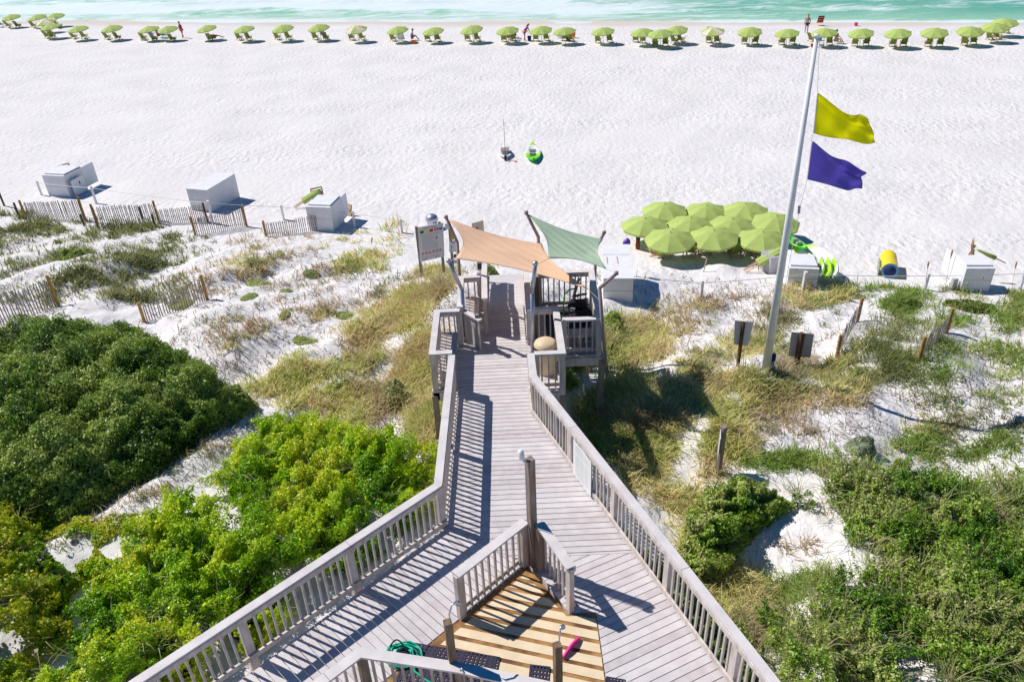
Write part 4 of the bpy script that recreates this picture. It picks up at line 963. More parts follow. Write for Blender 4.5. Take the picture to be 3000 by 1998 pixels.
def make_chair(label):
    root = empty('beach_chair', (0, 0, 0), label, 'beach chair', 'green sling chairs in the shoreline row')
    # faces +Y
    def bar(nm, segs, m_=M_wood):
        mb = MB()
        for a, b, w1, w2 in segs: mb.beam(a, b, w1, w2)
        return mb.build(nm, m_, root, off=(0, 0, 0))
    bar('frame', [((s * .29, -.38, .02), (s * .29, .42, .40), .04, .055) for s in (-1, 1)] + [((s * .29, -.30, .30), (s * .29, .50, .02), .04, .055) for s in (-1, 1)] + [((-.29, .40, .38), (.29, .40, .38), .04, .04), ((-.27, -.62, 1.02), (.27, -.62, 1.02), .05, .05)] + [((s * .27, -.12, .22), (s * .27, -.62, 1.02), .04, .04) for s in (-1, 1)])
    for s in (-1, 1): bar('armrest', [((s * .33, -.42, .56), (s * .33, .38, .52), .07, .03)])
    mb = MB(); mb.grid(lambda u, v: Vector((-.25 + .5 * v, -.12 - .5 * u, .25 + .78 * u - .0)), 6, 4); o = mb.build('backrest', M_sling, root, off=(0, 0, 0)); o.modifiers.new('t', 'SOLIDIFY').thickness = .02
    mb = MB(); mb.grid(lambda u, v: Vector((-.25 + .5 * v, -.12 + .52 * u, .25 + .14 * u - .08 * math.sin(u * math.pi))), 6, 4); o = mb.build('seat', M_sling, root, off=(0, 0, 0)); o.modifiers.new('t', 'SOLIDIFY').thickness = .02
    return root
U0 = make_umbrella('x'); U2 = make_umbrella('x', True); CH0 = make_chair('x'); used = set()
def place(proto, loc, rz, label, tilt=(0, 0), sc_=.84, group=None):
    o = proto if proto not in used else copy_tree(proto); used.add(proto)
    o.location = loc; o.rotation_mode = 'ZYX'; o.rotation_euler = (tilt[0], tilt[1], rz); o.scale = (sc_,) * 3; o['label'] = label
    if group: o['group'] = group
    return o
ORD = ['leftmost', 'second', 'third', 'fourth', 'fifth', 'sixth', 'seventh', 'eighth', 'ninth', 'tenth', 'eleventh', 'twelfth', 'thirteenth', 'fourteenth', 'fifteenth', 'sixteenth', 'seventeenth', 'eighteenth', 'nineteenth', 'twentieth', 'twenty-first', 'twenty-second', 'twenty-third', 'twenty-fourth', 'twenty-fifth', 'twenty-sixth', 'twenty-seventh', 'twenty-eighth', 'twenty-ninth', 'thirtieth', 'thirty-first', 'thirty-second', 'thirty-third', 'thirty-fourth']
# canopy centre x, canopy mid y, two-tone, chairs [(x, y, rz)]
ROW = [(32, 50, 0, [(27, 75, 0), (55, 76, 0)]), (109, 50, 0, [(101, 76, 0)]), (134, 63, 1, [(142, 90, 0)]), (147, 79, 0, [(141, 106, 0), (156, 107, .2)]), (160, 47, 0, [(175, 77, 0)]),
       (227, 83, 0, [(219, 108, 0), (249, 107, 0)]), (327, 83, 0, [(317, 110, 0), (347, 111, 0)]), (435, 84, 0, [(423, 112, .1), (455, 116, 0)]), (490, 84, 0, [(508, 116, 0)]), (604, 82, 0, [(618, 115, 0)]), (714, 85, 0, [(703, 112, 0), (730, 113, 0)]),
       (828, 84, 0, [(815, 111, 0), (848, 111, 0)]), (933, 83, 0, [(925, 111, 0), (956, 112, 0)]), (1043, 86, 1, [(1031, 112, 0), (1062, 112, 0)]), (1164, 87, 0, [(1153, 115, 0)]), (1268, 88, 0, [(1253, 115, 0), (1283, 116, 0)]), (1381, 87, 0, [(1370, 115, 0), (1399, 115, 0)]),
       (1486, 88, 0, [(1477, 117, 0), (1503, 115, 0)]), (1584, 87, 0, [(1570, 115, 0), (1601, 114, 0)]), (1653, 90, 0, [(1655, 114, 0), (1673, 116, -.3)]), (1766, 90, 0, [(1752, 121, 0), (1786, 119, 0)]),
       (1881, 93, 0, [(1862, 118, 0), (1883, 121, 0)]), (1980, 88, 0, [(1976, 121, -.6), (1995, 118, -.7)]), (1934, 98, 0, [(1919, 131, 0), (1949, 130, 0)]), (2088, 91, 1, [(2076, 120, 0), (2101, 122, -.3)]), (2197, 92, 0, [(2180, 124, 0), (2211, 124, 0)]),
       (2306, 94, 0, [(2289, 126, 0), (2320, 124, 0)]), (2417, 95, 0, [(2378, 117, -.9), (2429, 127, -.2)]), (2523, 95, 0, [(2503, 130, -.15), (2536, 129, -.15)]), (2631, 97, 0, [(2613, 131, -.15), (2645, 131, -.15)]), (2738, 96, 0, [(2717, 131, -.15), (2752, 131, -.15)]),
       (2843, 91, 0, [(2824, 128, -.5), (2850, 125, -.5)]), (2914, 83, 0, [(2899, 112, -.8), (2920, 110, -.8)]), (2944, 66, 0, [(2945, 92, -.6)])]
def row_place():
    for k, (x, y, two, chs) in enumerate(ROW):
        # ground under the pole: canopy mid height about 1.25 above the sand
        g = G(x + 2, y + 36 if 200 < x < 2850 else y + 31)
        tl = R_(random.uniform(7, 12)); az = R_(random.uniform(205, 232))     # lean toward this azimuth
        nv_ = Vector((math.sin(az) * math.sin(tl), math.cos(az) * math.sin(tl), math.cos(tl)))
        e = nv_.to_track_quat('Z', 'Y').to_euler('XYZ')
        # keep the canopy centre where the photograph has it
        cz = g.z + 1.30; c_ = P(x, y, cz); base = c_ - nv_ * 1.30
        base.z = tz(base.x, base.y); c2 = base + nv_ * 1.30
        pr = U2 if two else U0
        o = pr if pr not in used else copy_tree(pr); used.add(pr)
        o.location = base; o.rotation_mode = 'XYZ'; o.rotation_euler = e; sc_ = random.uniform(.98, 1.03); o.scale = (sc_, sc_, sc_ * random.uniform(.97, 1.06))
        nm = ORD[k]
        o['label'] = ('beige and green panelled' if two else 'lime green') + ' umbrella, ' + nm + (' from the left' if k else '') + ' in the shoreline row'
        o['group'] = 'umbrellas in the shoreline row'
        for j, (cx_, cy_, r_) in enumerate(chs):
            gg = G(cx_, cy_ + 6); wh = 'left' if (len(chs) > 1 and j == 0) else ('right' if len(chs) > 1 else 'single')
            place(CH0, gg, R_(-12) + r_ + random.uniform(-.12, .12), f'green sling chair, {wh} one under the {nm} shoreline umbrella' + ('' if k == 0 else ' from left'), group='green sling chairs in the shoreline row')
row_place()
# cluster of open umbrellas
CL = [(1949, 595, 'back left'), (2071, 598, 'back middle'), (2188, 595, 'back right'), (1891, 638, 'far left'), (2024, 636, 'second row left'), (2148, 637, 'second row right'), (2274, 628, 'far right behind the flagpole'), (1965, 676, 'front left'), (2097, 670, 'front middle'), (2235, 677, 'front right touching the flagpole')]
hs = [.86, .78, .84, .84, .72, .76, .80, .92, .96, .90]
M_lime2 = mat('lime_umbrella_fabric_clean', (.42, .52, .13), .8, .03, 2, trans=.30)
for k, (x, y, nm) in enumerate(CL):
    zc = 2.0
    for _ in range(8): q = P(x, y, zc); zc = tz(q.x, q.y) + hs[k] + .34
    o = copy_tree(U0); o.location = (q.x, q.y, zc - hs[k] - .34 + (hs[k] - 1.20)); az = R_(205 + random.uniform(-25, 25)); tl = R_(random.uniform(1, 6))
    o.rotation_mode = 'XYZ'; o.rotation_euler = Vector((math.sin(az) * math.sin(tl), math.cos(az) * math.sin(tl), math.cos(tl))).to_track_quat('Z', 'Y').to_euler('XYZ')
    o['label'] = f'lime umbrella in the tight cluster by the flagpole, {nm}'; o['group'] = 'umbrella cluster behind the platform'
    o.scale = (.90, .90, 1)
for k, (x, y, r_) in enumerate([(1915, 738, .4), (2060, 742, .2), (2075, 735, 1.2), (2190, 742, -.3), (2215, 748, .5), (1938, 754, .8), (2020, 750, -.4), (2150, 752, .2)]):
    place(CH0, G(x, y), r_, ['chair in shade at the left of the umbrella cluster', 'chair in shade under the front left cluster umbrella', 'chair in shade under the front middle cluster umbrella', 'chair in shade right of the front middle cluster umbrella', 'chair in shade under the front right cluster umbrella', 'second chair under the front left cluster umbrella', 'chair between the front left and front middle cluster umbrellas', 'chair between the front middle and front right cluster umbrellas'][k], group='chairs stored under the umbrella cluster')
for (x, y, tx, ty, lb) in ((2061, 797, 2071, 757, 'pale wooden stake in the sand before the cluster'), (2222, 792, 2220, 752, 'short wooden stake by the rolled umbrellas')):
    g = G(x, y); tt = at(tx, ty, g.y); tag(MB().tube([g, tt], .022, 6).build('stake', M_palewood), lb, 'stake')

# ------------------------------------------------------------------ people
def person(loc, rz, joints, label, shirt, shorts, hair=M_hair, sc_=1.0, longhair=False, shirt_parts=None):
    """joints: dict of local joint positions; body is one skinned surface"""
    J = joints; t = empty('person', loc, label, 'person', None, rz); t.scale = (sc_,) * 3
    order = ['pelvis', 'belly', 'chest', 'neck', 'head', 'crown', 'shL', 'elL', 'haL', 'fiL', 'shR', 'elR', 'haR', 'fiR', 'hipL', 'knL', 'anL', 'toL', 'hipR', 'knR', 'anR', 'toR']
    rad = dict(pelvis=.125, belly=.12, chest=.135, neck=.055, head=.095, crown=.07, shL=.058, elL=.042, haL=.032, fiL=.022, shR=.058, elR=.042, haR=.032, fiR=.022, hipL=.088, knL=.058, anL=.04, toL=.035, hipR=.088, knR=.058, anR=.04, toR=.035)
    par = dict(belly='pelvis', chest='belly', neck='chest', head='neck', crown='head', shL='chest', elL='shL', haL='elL', fiL='haL', shR='chest', elR='shR', haR='elR', fiR='haR', hipL='pelvis', knL='hipL', anL='knL', toL='anL', hipR='pelvis', knR='hipR', anR='knR', toR='anR')
    def skin(name, names, m_, grow=0.0, sub=1):
        me = bpy.data.meshes.new(name); ii = {n: i for i, n in enumerate(names)}
        me.from_pydata([J[n] for n in names], [(ii[n], ii[par[n]]) for n in names if n in par and par[n] in ii], [])
        o = bpy.data.objects.new(name, me); col.objects.link(o); o.parent = t
        md = o.modifiers.new('skin', 'SKIN'); sv = me.skin_vertices[0].data if me.skin_vertices else None
        if sv is None:
            bpy.context.view_layer.update(); sv = me.skin_vertices[0].data
        for n, i in ii.items(): r = rad[n] + grow; sv[i].radius = (r, r)
        sv[0].use_root = True; md.use_smooth_shade = True
        if sub: o.modifiers.new('sub', 'SUBSURF').levels = sub; o.modifiers['sub'].render_levels = sub
        me.materials.append(m_); return o
    skin('body', order, M_skin)
    if shirt: skin('shirt', ['pelvis', 'belly', 'chest', 'shL', 'shR'], shirt, .022)
    if shorts: skin('shorts', ['pelvis', 'hipL', 'knL', 'hipR', 'knR'] if False else ['pelvis', 'hipL', 'hipR'], shorts, .03)
    hm = MB(); c_ = Vector(J['head']).lerp(Vector(J['crown']), .75)
    hm.grid(lambda u, v: c_ + Vector((.108 * math.cos(u * 6.2832) * math.sin(v * 1.9), -.02 + .115 * math.sin(u * 6.2832) * math.sin(v * 1.9), .02 + .10 * math.cos(v * 1.9))), 12, 6)
    if longhair:
        hd = Vector(J['head']); nk = Vector(J['neck']); hm.tube([hd + Vector((0, -.07, .04)), nk + Vector((0, -.10, .0)), nk + Vector((0, -.12, -.14))], [.08, .07, .03], 8)
    hm.build('hair', hair, t, smooth=True, off=(0, 0, 0)); return t
def stand(lean=0.0, stride=.08, arms=.0, z=0.0):
    s_ = math.sin(lean); c_ = math.cos(lean)
    def up(h, x=0, y=0): return (x, y + s_ * h, .92 + c_ * h)
    return dict(pelvis=(0, 0, .93), belly=up(.17), chest=up(.38), neck=up(.56), head=up(.66), crown=up(.77), shL=up(.47, -.19), elL=(-.25, s_ * .4 + arms * .12, .92 + c_ * .47 - .28), haL=(-.24, s_ * .45 + arms * .3, .92 + c_ * .47 - .52), fiL=(-.23, s_ * .45 + arms * .36, .92 + c_ * .47 - .62),
                shR=up(.47, .19), elR=(.25, s_ * .4 + arms * .12, .92 + c_ * .47 - .28), haR=(.24, s_ * .45 + arms * .3, .92 + c_ * .47 - .52), fiR=(.23, s_ * .45 + arms * .36, .92 + c_ * .47 - .62),
                hipL=(-.10, 0, .86), knL=(-.10, stride * .6, .47), anL=(-.10, stride, .07), toL=(-.10, stride + .15, .03), hipR=(.10, 0, .86), knR=(.10, -stride * .3, .47), anR=(.10, -stride, .07), toR=(.10, -stride + .15, .03))
def sit(rec=.45, legs=.5, zs=.32):
    def up(h, x=0): return (x, -math.sin(rec) * h, zs + math.cos(rec) * h)
    return dict(pelvis=(0, 0, zs), belly=up(.17), chest=up(.38), neck=up(.56), head=up(.66), crown=up(.77), shL=up(.47, -.19), elL=(-.27, .02, zs + .22), haL=(-.22, .25, zs + .2), fiL=(-.2, .34, zs + .2), shR=up(.47, .19), elR=(.27, .02, zs + .22), haR=(.22, .25, zs + .2), fiR=(.2, .34, zs + .2),
                hipL=(-.10, .06, zs), knL=(-.12, .45, zs + .12), anL=(-.12, .45 + legs * .75, .08), toL=(-.12, .55 + legs * .8, .12), hipR=(.10, .06, zs), knR=(.12, .45, zs + .12), anR=(.12, .45 + legs * .75, .08), toR=(.12, .55 + legs * .8, .12))
person(G(537, 112), R_(150), stand(.15, .16), 'person in a red shirt walking on the sand beside the ninth umbrella', M_red, M_red, sc_=.98)
person(G(1537, 121), R_(-60), stand(.75, .12, .8), 'person bending forward in purple top and orange shorts beside a navy bucket', M_purple, M_orangec, M_blond, longhair=True)
person(G(2361, 99), R_(-10), stand(.05, .06), 'person in a grey top and black shorts standing near the water', M_grey, M_black, M_blond, longhair=True)
q = P(1648, 9, -.9); person(Vector((q.x, q.y, -1.35)), R_(20), stand(.08, .1), 'person in dark clothes wading in the surf', M_navy, M_navy)
person(G(467, 112), R_(-10), sit(.4), 'person in a red top sitting between the two umbrellas on the left', M_red, M_navy)
person(G(628, 117) , R_(-40), sit(1.0, .8, .25), 'person lying back on a lounger under the tenth umbrella', M_sling, M_sling)
person(G(1206, 119), R_(-80), sit(-.3, .3, .3), 'person in blue and magenta sitting beside the white towel', M_bluec, M_pink)
person(G(2448, 128), R_(-150), sit(.1, .4, .34), 'person in swimwear sitting right of the flagpole top umbrella', None, M_navy, M_hair)
person(G(1488, 118), R_(-10), sit(.4), 'person in black sitting under the eighteenth umbrella, left', M_black, M_black)
person(G(1506, 113), R_(-10), sit(.4), 'person in grey sitting under the eighteenth umbrella, right chair', M_grey, M_navy)
# camp chairs, towels, buckets
def camp_chair(px, py, m_, label, rz=0.0):
    t = empty('camp_chair', G(px, py), label, 'camp chair', 'coloured camp chairs near the umbrellas', R_(-12) + rz); off = (0, 0, 0)
    mb = MB(); mb.grid(lambda u, v: Vector((-.28 + .56 * v, -.15 - .28 * u, .30 + .55 * u)), 4, 4); mb.build('backrest', m_, t, off=off).modifiers.new('t', 'SOLIDIFY').thickness = .02
    mb = MB(); mb.grid(lambda u, v: Vector((-.28 + .56 * v, -.15 + .45 * u, .28 + .05 * u)), 4, 4); mb.build('seat', m_, t, off=off).modifiers.new('t', 'SOLIDIFY').thickness = .02
    for s in (-1, 1):
        mb = MB(); mb.tube([(s * .28, -.3, 0), (s * .28, .3, .33)], .014, 5); mb.tube([(s * .28, .3, 0), (s * .28, -.3, .42)], .014, 5); mb.build('leg', M_steel, t, off=off)
camp_chair(445, 108, M_bluec, 'blue camp chair between the eighth and ninth umbrellas'); camp_chair(483, 112, M_tealc, 'teal camp chair under the ninth umbrella')
camp_chair(5, 80, M_navy, 'navy camp chair at the left edge of the row'); 
t = empty('camp_chair', G(2400, 76), 'orange and blue striped camp chair near the water', 'camp chair', 'coloured camp chairs near the umbrellas', R_(-5)); mb = MB()
for k in range(6): mb.box((0, -.12 - .05 * k, .34 + .12 * k), (.62, .02, .11), mi=k % 2)
mb.build('backrest', [M_orangec, M_navy], t, off=(0, 0, 0)); MB().box((0, .12, .3), (.6, .48, .03)).build('seat', M_orangec, t, off=(0, 0, 0))
def towel(px, py, m_, label, w_=.55, h_=.75, z=.3, ms=None):
    g = G(px, py); mb = MB(); d0 = Vector((math.cos(R_(-12)), math.sin(R_(-12)), 0)); nb = Vector((-d0.y, d0.x, 0))
    mb.grid(lambda u, v: g + d0 * ((v - .5) * w_) + nb * (-.16 - .48 * u) + Vector((0, 0, z + h_ * u + .02 * math.sin(v * 9))), 6, 6)
    o = mb.build('towel', ms or m_); o.modifiers.new('t', 'SOLIDIFY').thickness = .02; tag(o, label, 'towel', 'towels over the beach chairs')
    if ms:
        for i, pl in enumerate(o.data.polygons): pl.material_index = (i % 6) % 2
towel(925, 110, M_bluec, 'blue towel over the left chair under the thirteenth umbrella', .3); towel(950, 112, None, 'dark and white striped towel over the right chair under the thirteenth umbrella', ms=[M_white, M_navy])
towel(1178, 119, M_white, 'big white towel draped over a chair back right of the fifteenth umbrella', .75, .95, .1); towel(1645, 118, M_white, 'white towel hanging low under the twentieth umbrella', .6, .5, .15)
towel(2075, 112, M_beige, 'beige towel over the left chair of the two-tone umbrella', .5, .4, .75); towel(1504, 116, M_signw, 'pale towel on the chair under the eighteenth umbrella', .5, .35, .6)
towel(2453, 127, M_beige, 'beige towel on the seat of the person right of the flagpole', .6, .2, .1)
def bucket(px, py, m_, label, r=.17, h=.36, name='bucket', cat='bucket'):
    t = empty(name, G(px, py), label, cat, 'small beach gear'); lathe(MB(), (0, 0, 0), [(r * .8, 0), (r, h)], 14).build('body', m_, t, smooth=True, off=(0, 0, 0)); MB().tube([(r * math.cos(a), 0, h + r * .6 * math.sin(a)) for a in np.linspace(0, math.pi, 9)], .012, 4).build('handle', M_white, t, off=(0, 0, 0))
bucket(1551, 120, M_navy, 'navy bucket beside the bending person', .2, .42); bucket(1679, 112, M_orangec, 'orange beach bag right of the twentieth umbrella', .24, .5, 'beach_bag', 'bag'); bucket(1212, 129, M_orangec, 'orange bag in front of the person in magenta', .26, .3, 'beach_bag', 'bag')
bucket(2383, 139, M_red, 'red bag on the sand left of the flagpole top', .27, .25, 'beach_bag', 'bag'); bucket(2406, 140, M_signw, 'pale blue bag right of the flagpole top', .25, .22, 'beach_bag', 'bag'); bucket(2507, 77, M_pink, 'pink bucket alone near the water line', .18, .3); bucket(2400, 120, M_teal, 'teal bag at the reclined chair near the flagpole', .24, .3, 'beach_bag', 'bag'); bucket(1665, 120, M_navy, 'navy cooler bag below the twentieth umbrella', .24, .35, 'beach_bag', 'bag')
g = G(422, 119); o = MB().box(g + Vector((0, 0, .08)), (.6, .4, .16), .2).build('cooler_box', M_white); tag(o, 'white flat cooler box below the eighth umbrella', 'cooler')

# ------------------------------------------------------------------ vegetation
def in_poly(x, y, poly):
    c = np.zeros(x.shape, bool); n = len(poly); j = n - 1
    for i in range(n):
        xi, yi = poly[i]; xj, yj = poly[j]
        t_ = ((yi > y) != (yj > y)) & (x < (xj - xi) * (y - yi) / (yj - yi + 1e-12) + xi); c ^= t_; j = i
    return c
def edge_dist(x, y, poly):
    d = np.full(x.shape, 1e9); n = len(poly)
    for i in range(n):
        ax, ay = poly[i]; bx, by = poly[(i + 1) % n]; vx, vy = bx - ax, by - ay; L2 = vx * vx + vy * vy + 1e-9
        t_ = np.clip(((x - ax) * vx + (y - ay) * vy) / L2, 0, 1); d = np.minimum(d, np.hypot(x - ax - t_ * vx, y - ay - t_ * vy))
    return d
DECKP = [(-7.3, 5.2), (-1.56, 10.95), (-1.52, 15.1), (-2.0, 15.2), (-2.0, 17.5), (-1.45, 17.6), (-1.5, 19.4), (-.8, 19.5), (-.85, 24.2), (.62, 24.2), (.62, 19.45), (2.45, 19.4), (2.4, 16.4), (1.35, 16.4), (1.28, 15.0), (.62, 14.9), (.66, 14.2), (4.05, 5.2)]
def fbm(x, y, z, seed, base, octs=4):
    r = np.random.default_rng(seed); out = np.zeros_like(x); amp = 1.0; k = 2 * math.pi / base
    for o_ in range(octs):
        for _ in range(4):
            v = r.normal(size=3); v /= np.linalg.norm(v); out += amp * .5 * np.sin((x * v[0] + y * v[1] + z * v[2]) * k * r.uniform(.75, 1.3) + r.uniform(0, 6.28))
        amp *= .6; k *= 1.9
    return out
def leaves(N, pos, nrm, size, colr, rng, jit=.62, asp=.55):
    """N leaf quads at pos, roughly facing nrm"""
    n_ = nrm + rng.normal(size=(N, 3)) * jit; n_ /= np.linalg.norm(n_, axis=1, keepdims=True)
    a = np.cross(n_, rng.normal(size=(N, 3))); a /= np.linalg.norm(a, axis=1, keepdims=True); b = np.cross(n_, a)
    s = (size * rng.uniform(.6, 1.35, N))[:, None]
    V = np.stack([pos - a * s, pos - b * s * asp + n_ * s * .12, pos + a * s, pos + b * s * asp + n_ * s * .12], 1).reshape(-1, 3)
    F = np.arange(N * 4).reshape(-1, 4); C = np.repeat(colr, 4, 0); return V, F, C
def shrub(poly_px, zref, Hm, Redge, N, leaf, pal, label, seed, clump=.25, cbase=1.1, pw=.5, name='shrub', group='shrubs on the dunes', cut_deck=True, thin=0.0, holes=(), world=None):
    rng = np.random.default_rng(seed)
    poly = world or [tuple(P(x, y, zref)[:2]) for x, y in poly_px]
    xs = [p[0] for p in poly]; ys = [p[1] for p in poly]; hol = [[tuple(P(x, y, zref)[:2]) for x, y in h] for h in holes]
    def canopy(x, y):
        d = edge_dist(x, y, poly)
        for h in hol: d = np.minimum(d, np.where(in_poly(x, y, h), 0, edge_dist(x, y, h)))
        if cut_deck: dd = np.where(in_poly(x, y, DECKP), 0, edge_dist(x, y, DECKP)); d = np.minimum(d, dd * 1.5)
        q = np.clip(d / Redge, 0, 1); prof = (1 - (1 - q) ** 2) ** pw
        g = terrain(x, y); lump = fbm(x, y, x * 0, seed, cbase * 2.2, 3) + (.0 if Hm > 1.3 else .5) * fbm(x, y, x * 0, seed + 7, cbase * .9, 2)
        return g + Hm * prof * (1 + (.09 if Hm > 1.3 else .16) * lump) + 0.0, g, prof
    # core: dark sheet under the leaves, its colour stands in for shade in gaps
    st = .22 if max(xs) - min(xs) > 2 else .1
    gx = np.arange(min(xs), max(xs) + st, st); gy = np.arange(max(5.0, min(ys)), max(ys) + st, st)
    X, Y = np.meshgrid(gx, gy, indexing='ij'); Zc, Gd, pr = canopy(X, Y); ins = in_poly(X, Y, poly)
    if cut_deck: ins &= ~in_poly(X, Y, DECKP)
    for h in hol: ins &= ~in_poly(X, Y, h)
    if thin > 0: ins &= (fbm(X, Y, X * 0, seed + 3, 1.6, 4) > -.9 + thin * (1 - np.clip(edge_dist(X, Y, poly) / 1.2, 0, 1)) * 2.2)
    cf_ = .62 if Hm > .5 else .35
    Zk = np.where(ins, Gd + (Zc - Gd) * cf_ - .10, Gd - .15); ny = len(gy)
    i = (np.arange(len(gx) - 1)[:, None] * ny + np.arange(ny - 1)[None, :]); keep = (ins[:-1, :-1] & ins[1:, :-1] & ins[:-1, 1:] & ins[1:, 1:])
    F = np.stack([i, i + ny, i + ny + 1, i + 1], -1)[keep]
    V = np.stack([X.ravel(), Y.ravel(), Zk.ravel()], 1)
    # leaves
    P_ = []; got = 0
    while got < N:
        x = rng.uniform(min(xs), max(xs), N); y = rng.uniform(max(5.2, min(ys)), max(ys), N); k = in_poly(x, y, poly)
        if cut_deck: k &= ~in_poly(x, y, DECKP)
        for h in hol: k &= ~in_poly(x, y, h)
        if thin > 0:
            f_ = fbm(x, y, x * 0, seed + 3, 1.6, 4); e = edge_dist(x, y, poly); k &= (f_ > -1.4 + thin * (1 - np.clip(e / 1.2, 0, 1)) * 2.2)
        P_.append(np.stack([x[k], y[k]], 1)); got += int(k.sum())
    xy = np.concatenate(P_)[:N]; x, y = xy[:, 0], xy[:, 1]
    z, g, pr = canopy(x, y); e = .12
    zx = canopy(x + e, y)[0]; zy = canopy(x, y + e)[0]
    cl = fbm(x, y, z * 1.3, seed + 1, cbase, 4)                       # clump field: bumps and hollows
    nrm = np.stack([-(zx - z) / e, -(zy - z) / e, np.ones(N)], 1); nrm /= np.linalg.norm(nrm, axis=1, keepdims=True)
    dep = rng.random(N) ** 1.6 * .45 * (z - g)
    off_ = clump * cl * np.clip((z - g) / .5, .2, 1) - dep
    pos = np.stack([x, y, z], 1) + nrm * off_[:, None]; pos[:, 2] = np.maximum(pos[:, 2], g + .02)
    cv = fbm(x, y, z, seed + 2, 2.6, 3) + rng.normal(size=N) * .55
    pal = np.array(pal); t_ = np.clip((cv + 1.8) / 3.6, 0, .999) * (len(pal) - 1); i0 = t_.astype(int); fr = (t_ - i0)[:, None]
    colr = pal[i0] * (1 - fr) + pal[np.minimum(i0 + 1, len(pal) - 1)] * fr; colr = colr * rng.uniform(.75, 1.2, (N, 1))
    Vl, Fl, Cl = leaves(N, pos, nrm, leaf, colr, rng)
    root = mesh_np(name, Vl, Fl, Cl, M_leaf); tag(root, label, 'shrub', group)
    if Hm > .5 and len(F): me_c = mesh_np('shade_core', V, F, None, mat('gap_shade_colour', (.035, .035, .018), .95, .4, 12), root)
    return canopy
DK = [(.09, .18, .02), (.17, .30, .03), (.31, .44, .06), (.56, .64, .17), (.20, .35, .05)]
YG = [(.08, .22, .006), (.20, .44, .008), (.44, .68, .012), (.66, .80, .03), (.80, .74, .04), (.34, .58, .015)]
OL = [(.05, .14, .012), (.13, .31, .02), (.30, .48, .04), (.50, .60, .13), (.58, .52, .26), (.20, .38, .03)]
GO = [(.10, .22, .01), (.22, .40, .02), (.44, .60, .02), (.70, .62, .03), (.30, .46, .03)]
GG_old = [(0.24, 0.3, 0.18), (0.33, 0.39, 0.24), (0.18, 0.255, 0.135)]
GG = [(.42, .48, .32), (.52, .58, .40), (.32, .40, .24)]
SHP = dict()
SHP['dome'] = [(-260, 1010), (120, 978), (330, 950), (480, 985), (600, 1050), (650, 1090), (712, 1150), (705, 1185), (610, 1235), (520, 1290), (455, 1350), (300, 1410), (160, 1475), (-60, 1500), (-330, 1420)]
SHP['mid'] = [(755, 1195), (900, 1185), (1000, 1215), (1130, 1262), (1310, 1310), (1325, 1420), (900, 1720), (420, 2100), (-150, 2100), (-150, 1990), (120, 1960), (235, 1850), (205, 1760), (270, 1690), (200, 1640), (330, 1590), (420, 1520), (555, 1440), (640, 1330), (690, 1270)]
SHP['bl'] = [(-200, 1540), (60, 1490), (150, 1500), (110, 1580), (150, 1640), (225, 1690), (190, 1760), (215, 1850), (110, 1930), (60, 2150), (-300, 2100)]
PIT = [(2110, 1700), (2150, 1590), (2210, 1510), (2290, 1470), (2410, 1480), (2480, 1560), (2520, 1650), (2440, 1690), (2330, 1740), (2180, 1760)]
SHP['right'] = [(2300, 1345), (2420, 1335), (2600, 1322), (2800, 1318), (3000, 1305), (3330, 1300), (3400, 2150), (2300, 2150), (2180, 1900), (2120, 1760), (2300, 1700), (2540, 1660), (2500, 1560), (2440, 1470), (2330, 1430)]
SHP['round'] = [(2000, 1500), (2040, 1440), (2120, 1395), (2250, 1400), (2330, 1450), (2260, 1500), (2190, 1540), (2120, 1620), (2060, 1640), (1990, 1580)]
c_dome = shrub(SHP['dome'], 3.6, 1.95, 2.9, 330000, .032, DK, 'dark green wind-rounded shrub mound filling the left side', 21, .13, .8, .6)
c_mid = shrub(SHP['mid'], 3.5, .85, 1.0, 240000, .029, YG, 'bright yellow green leafy shrub between the sand gap and the left railing', 22, .17, .65, thin=.5)
c_bl = shrub(SHP['bl'], 3.3, .6, .9, 70000, .034, GO, 'yellow and orange tinged shrub in the bottom left corner', 23, .16, .6, thin=.25)
c_right = shrub(SHP['right'], 3.4, .65, 1.0, 250000, .028, OL, 'wide olive green shrub thicket at the bottom right', 24, .21, .55, thin=1.0)
c_round = shrub(SHP['round'], 3.3, .7, .7, 36000, .032, OL, 'small rounded olive shrub between the right railing and the sand pit', 25, .16, .8)
shrub([(0, 1520), (150, 1470), (300, 1460), (450, 1500), (380, 1560), (280, 1600), (330, 1640), (230, 1760), (150, 1700), (40, 1640)], 3.1, .14, .5, 5200, .034, GO, 'low yellow green vines creeping over the sand gap on the left', 28, .05, .6, thin=1.0, name='vine')
shrub([(1860, 1560), (1960, 1600), (2040, 1680), (2130, 1790), (2200, 1900), (2290, 2120), (2150, 2120), (2020, 1900)], 3.3, .55, .5, 40000, .034, OL, 'narrow olive bush growing against the outside of the right railing', 27, .2, .7)
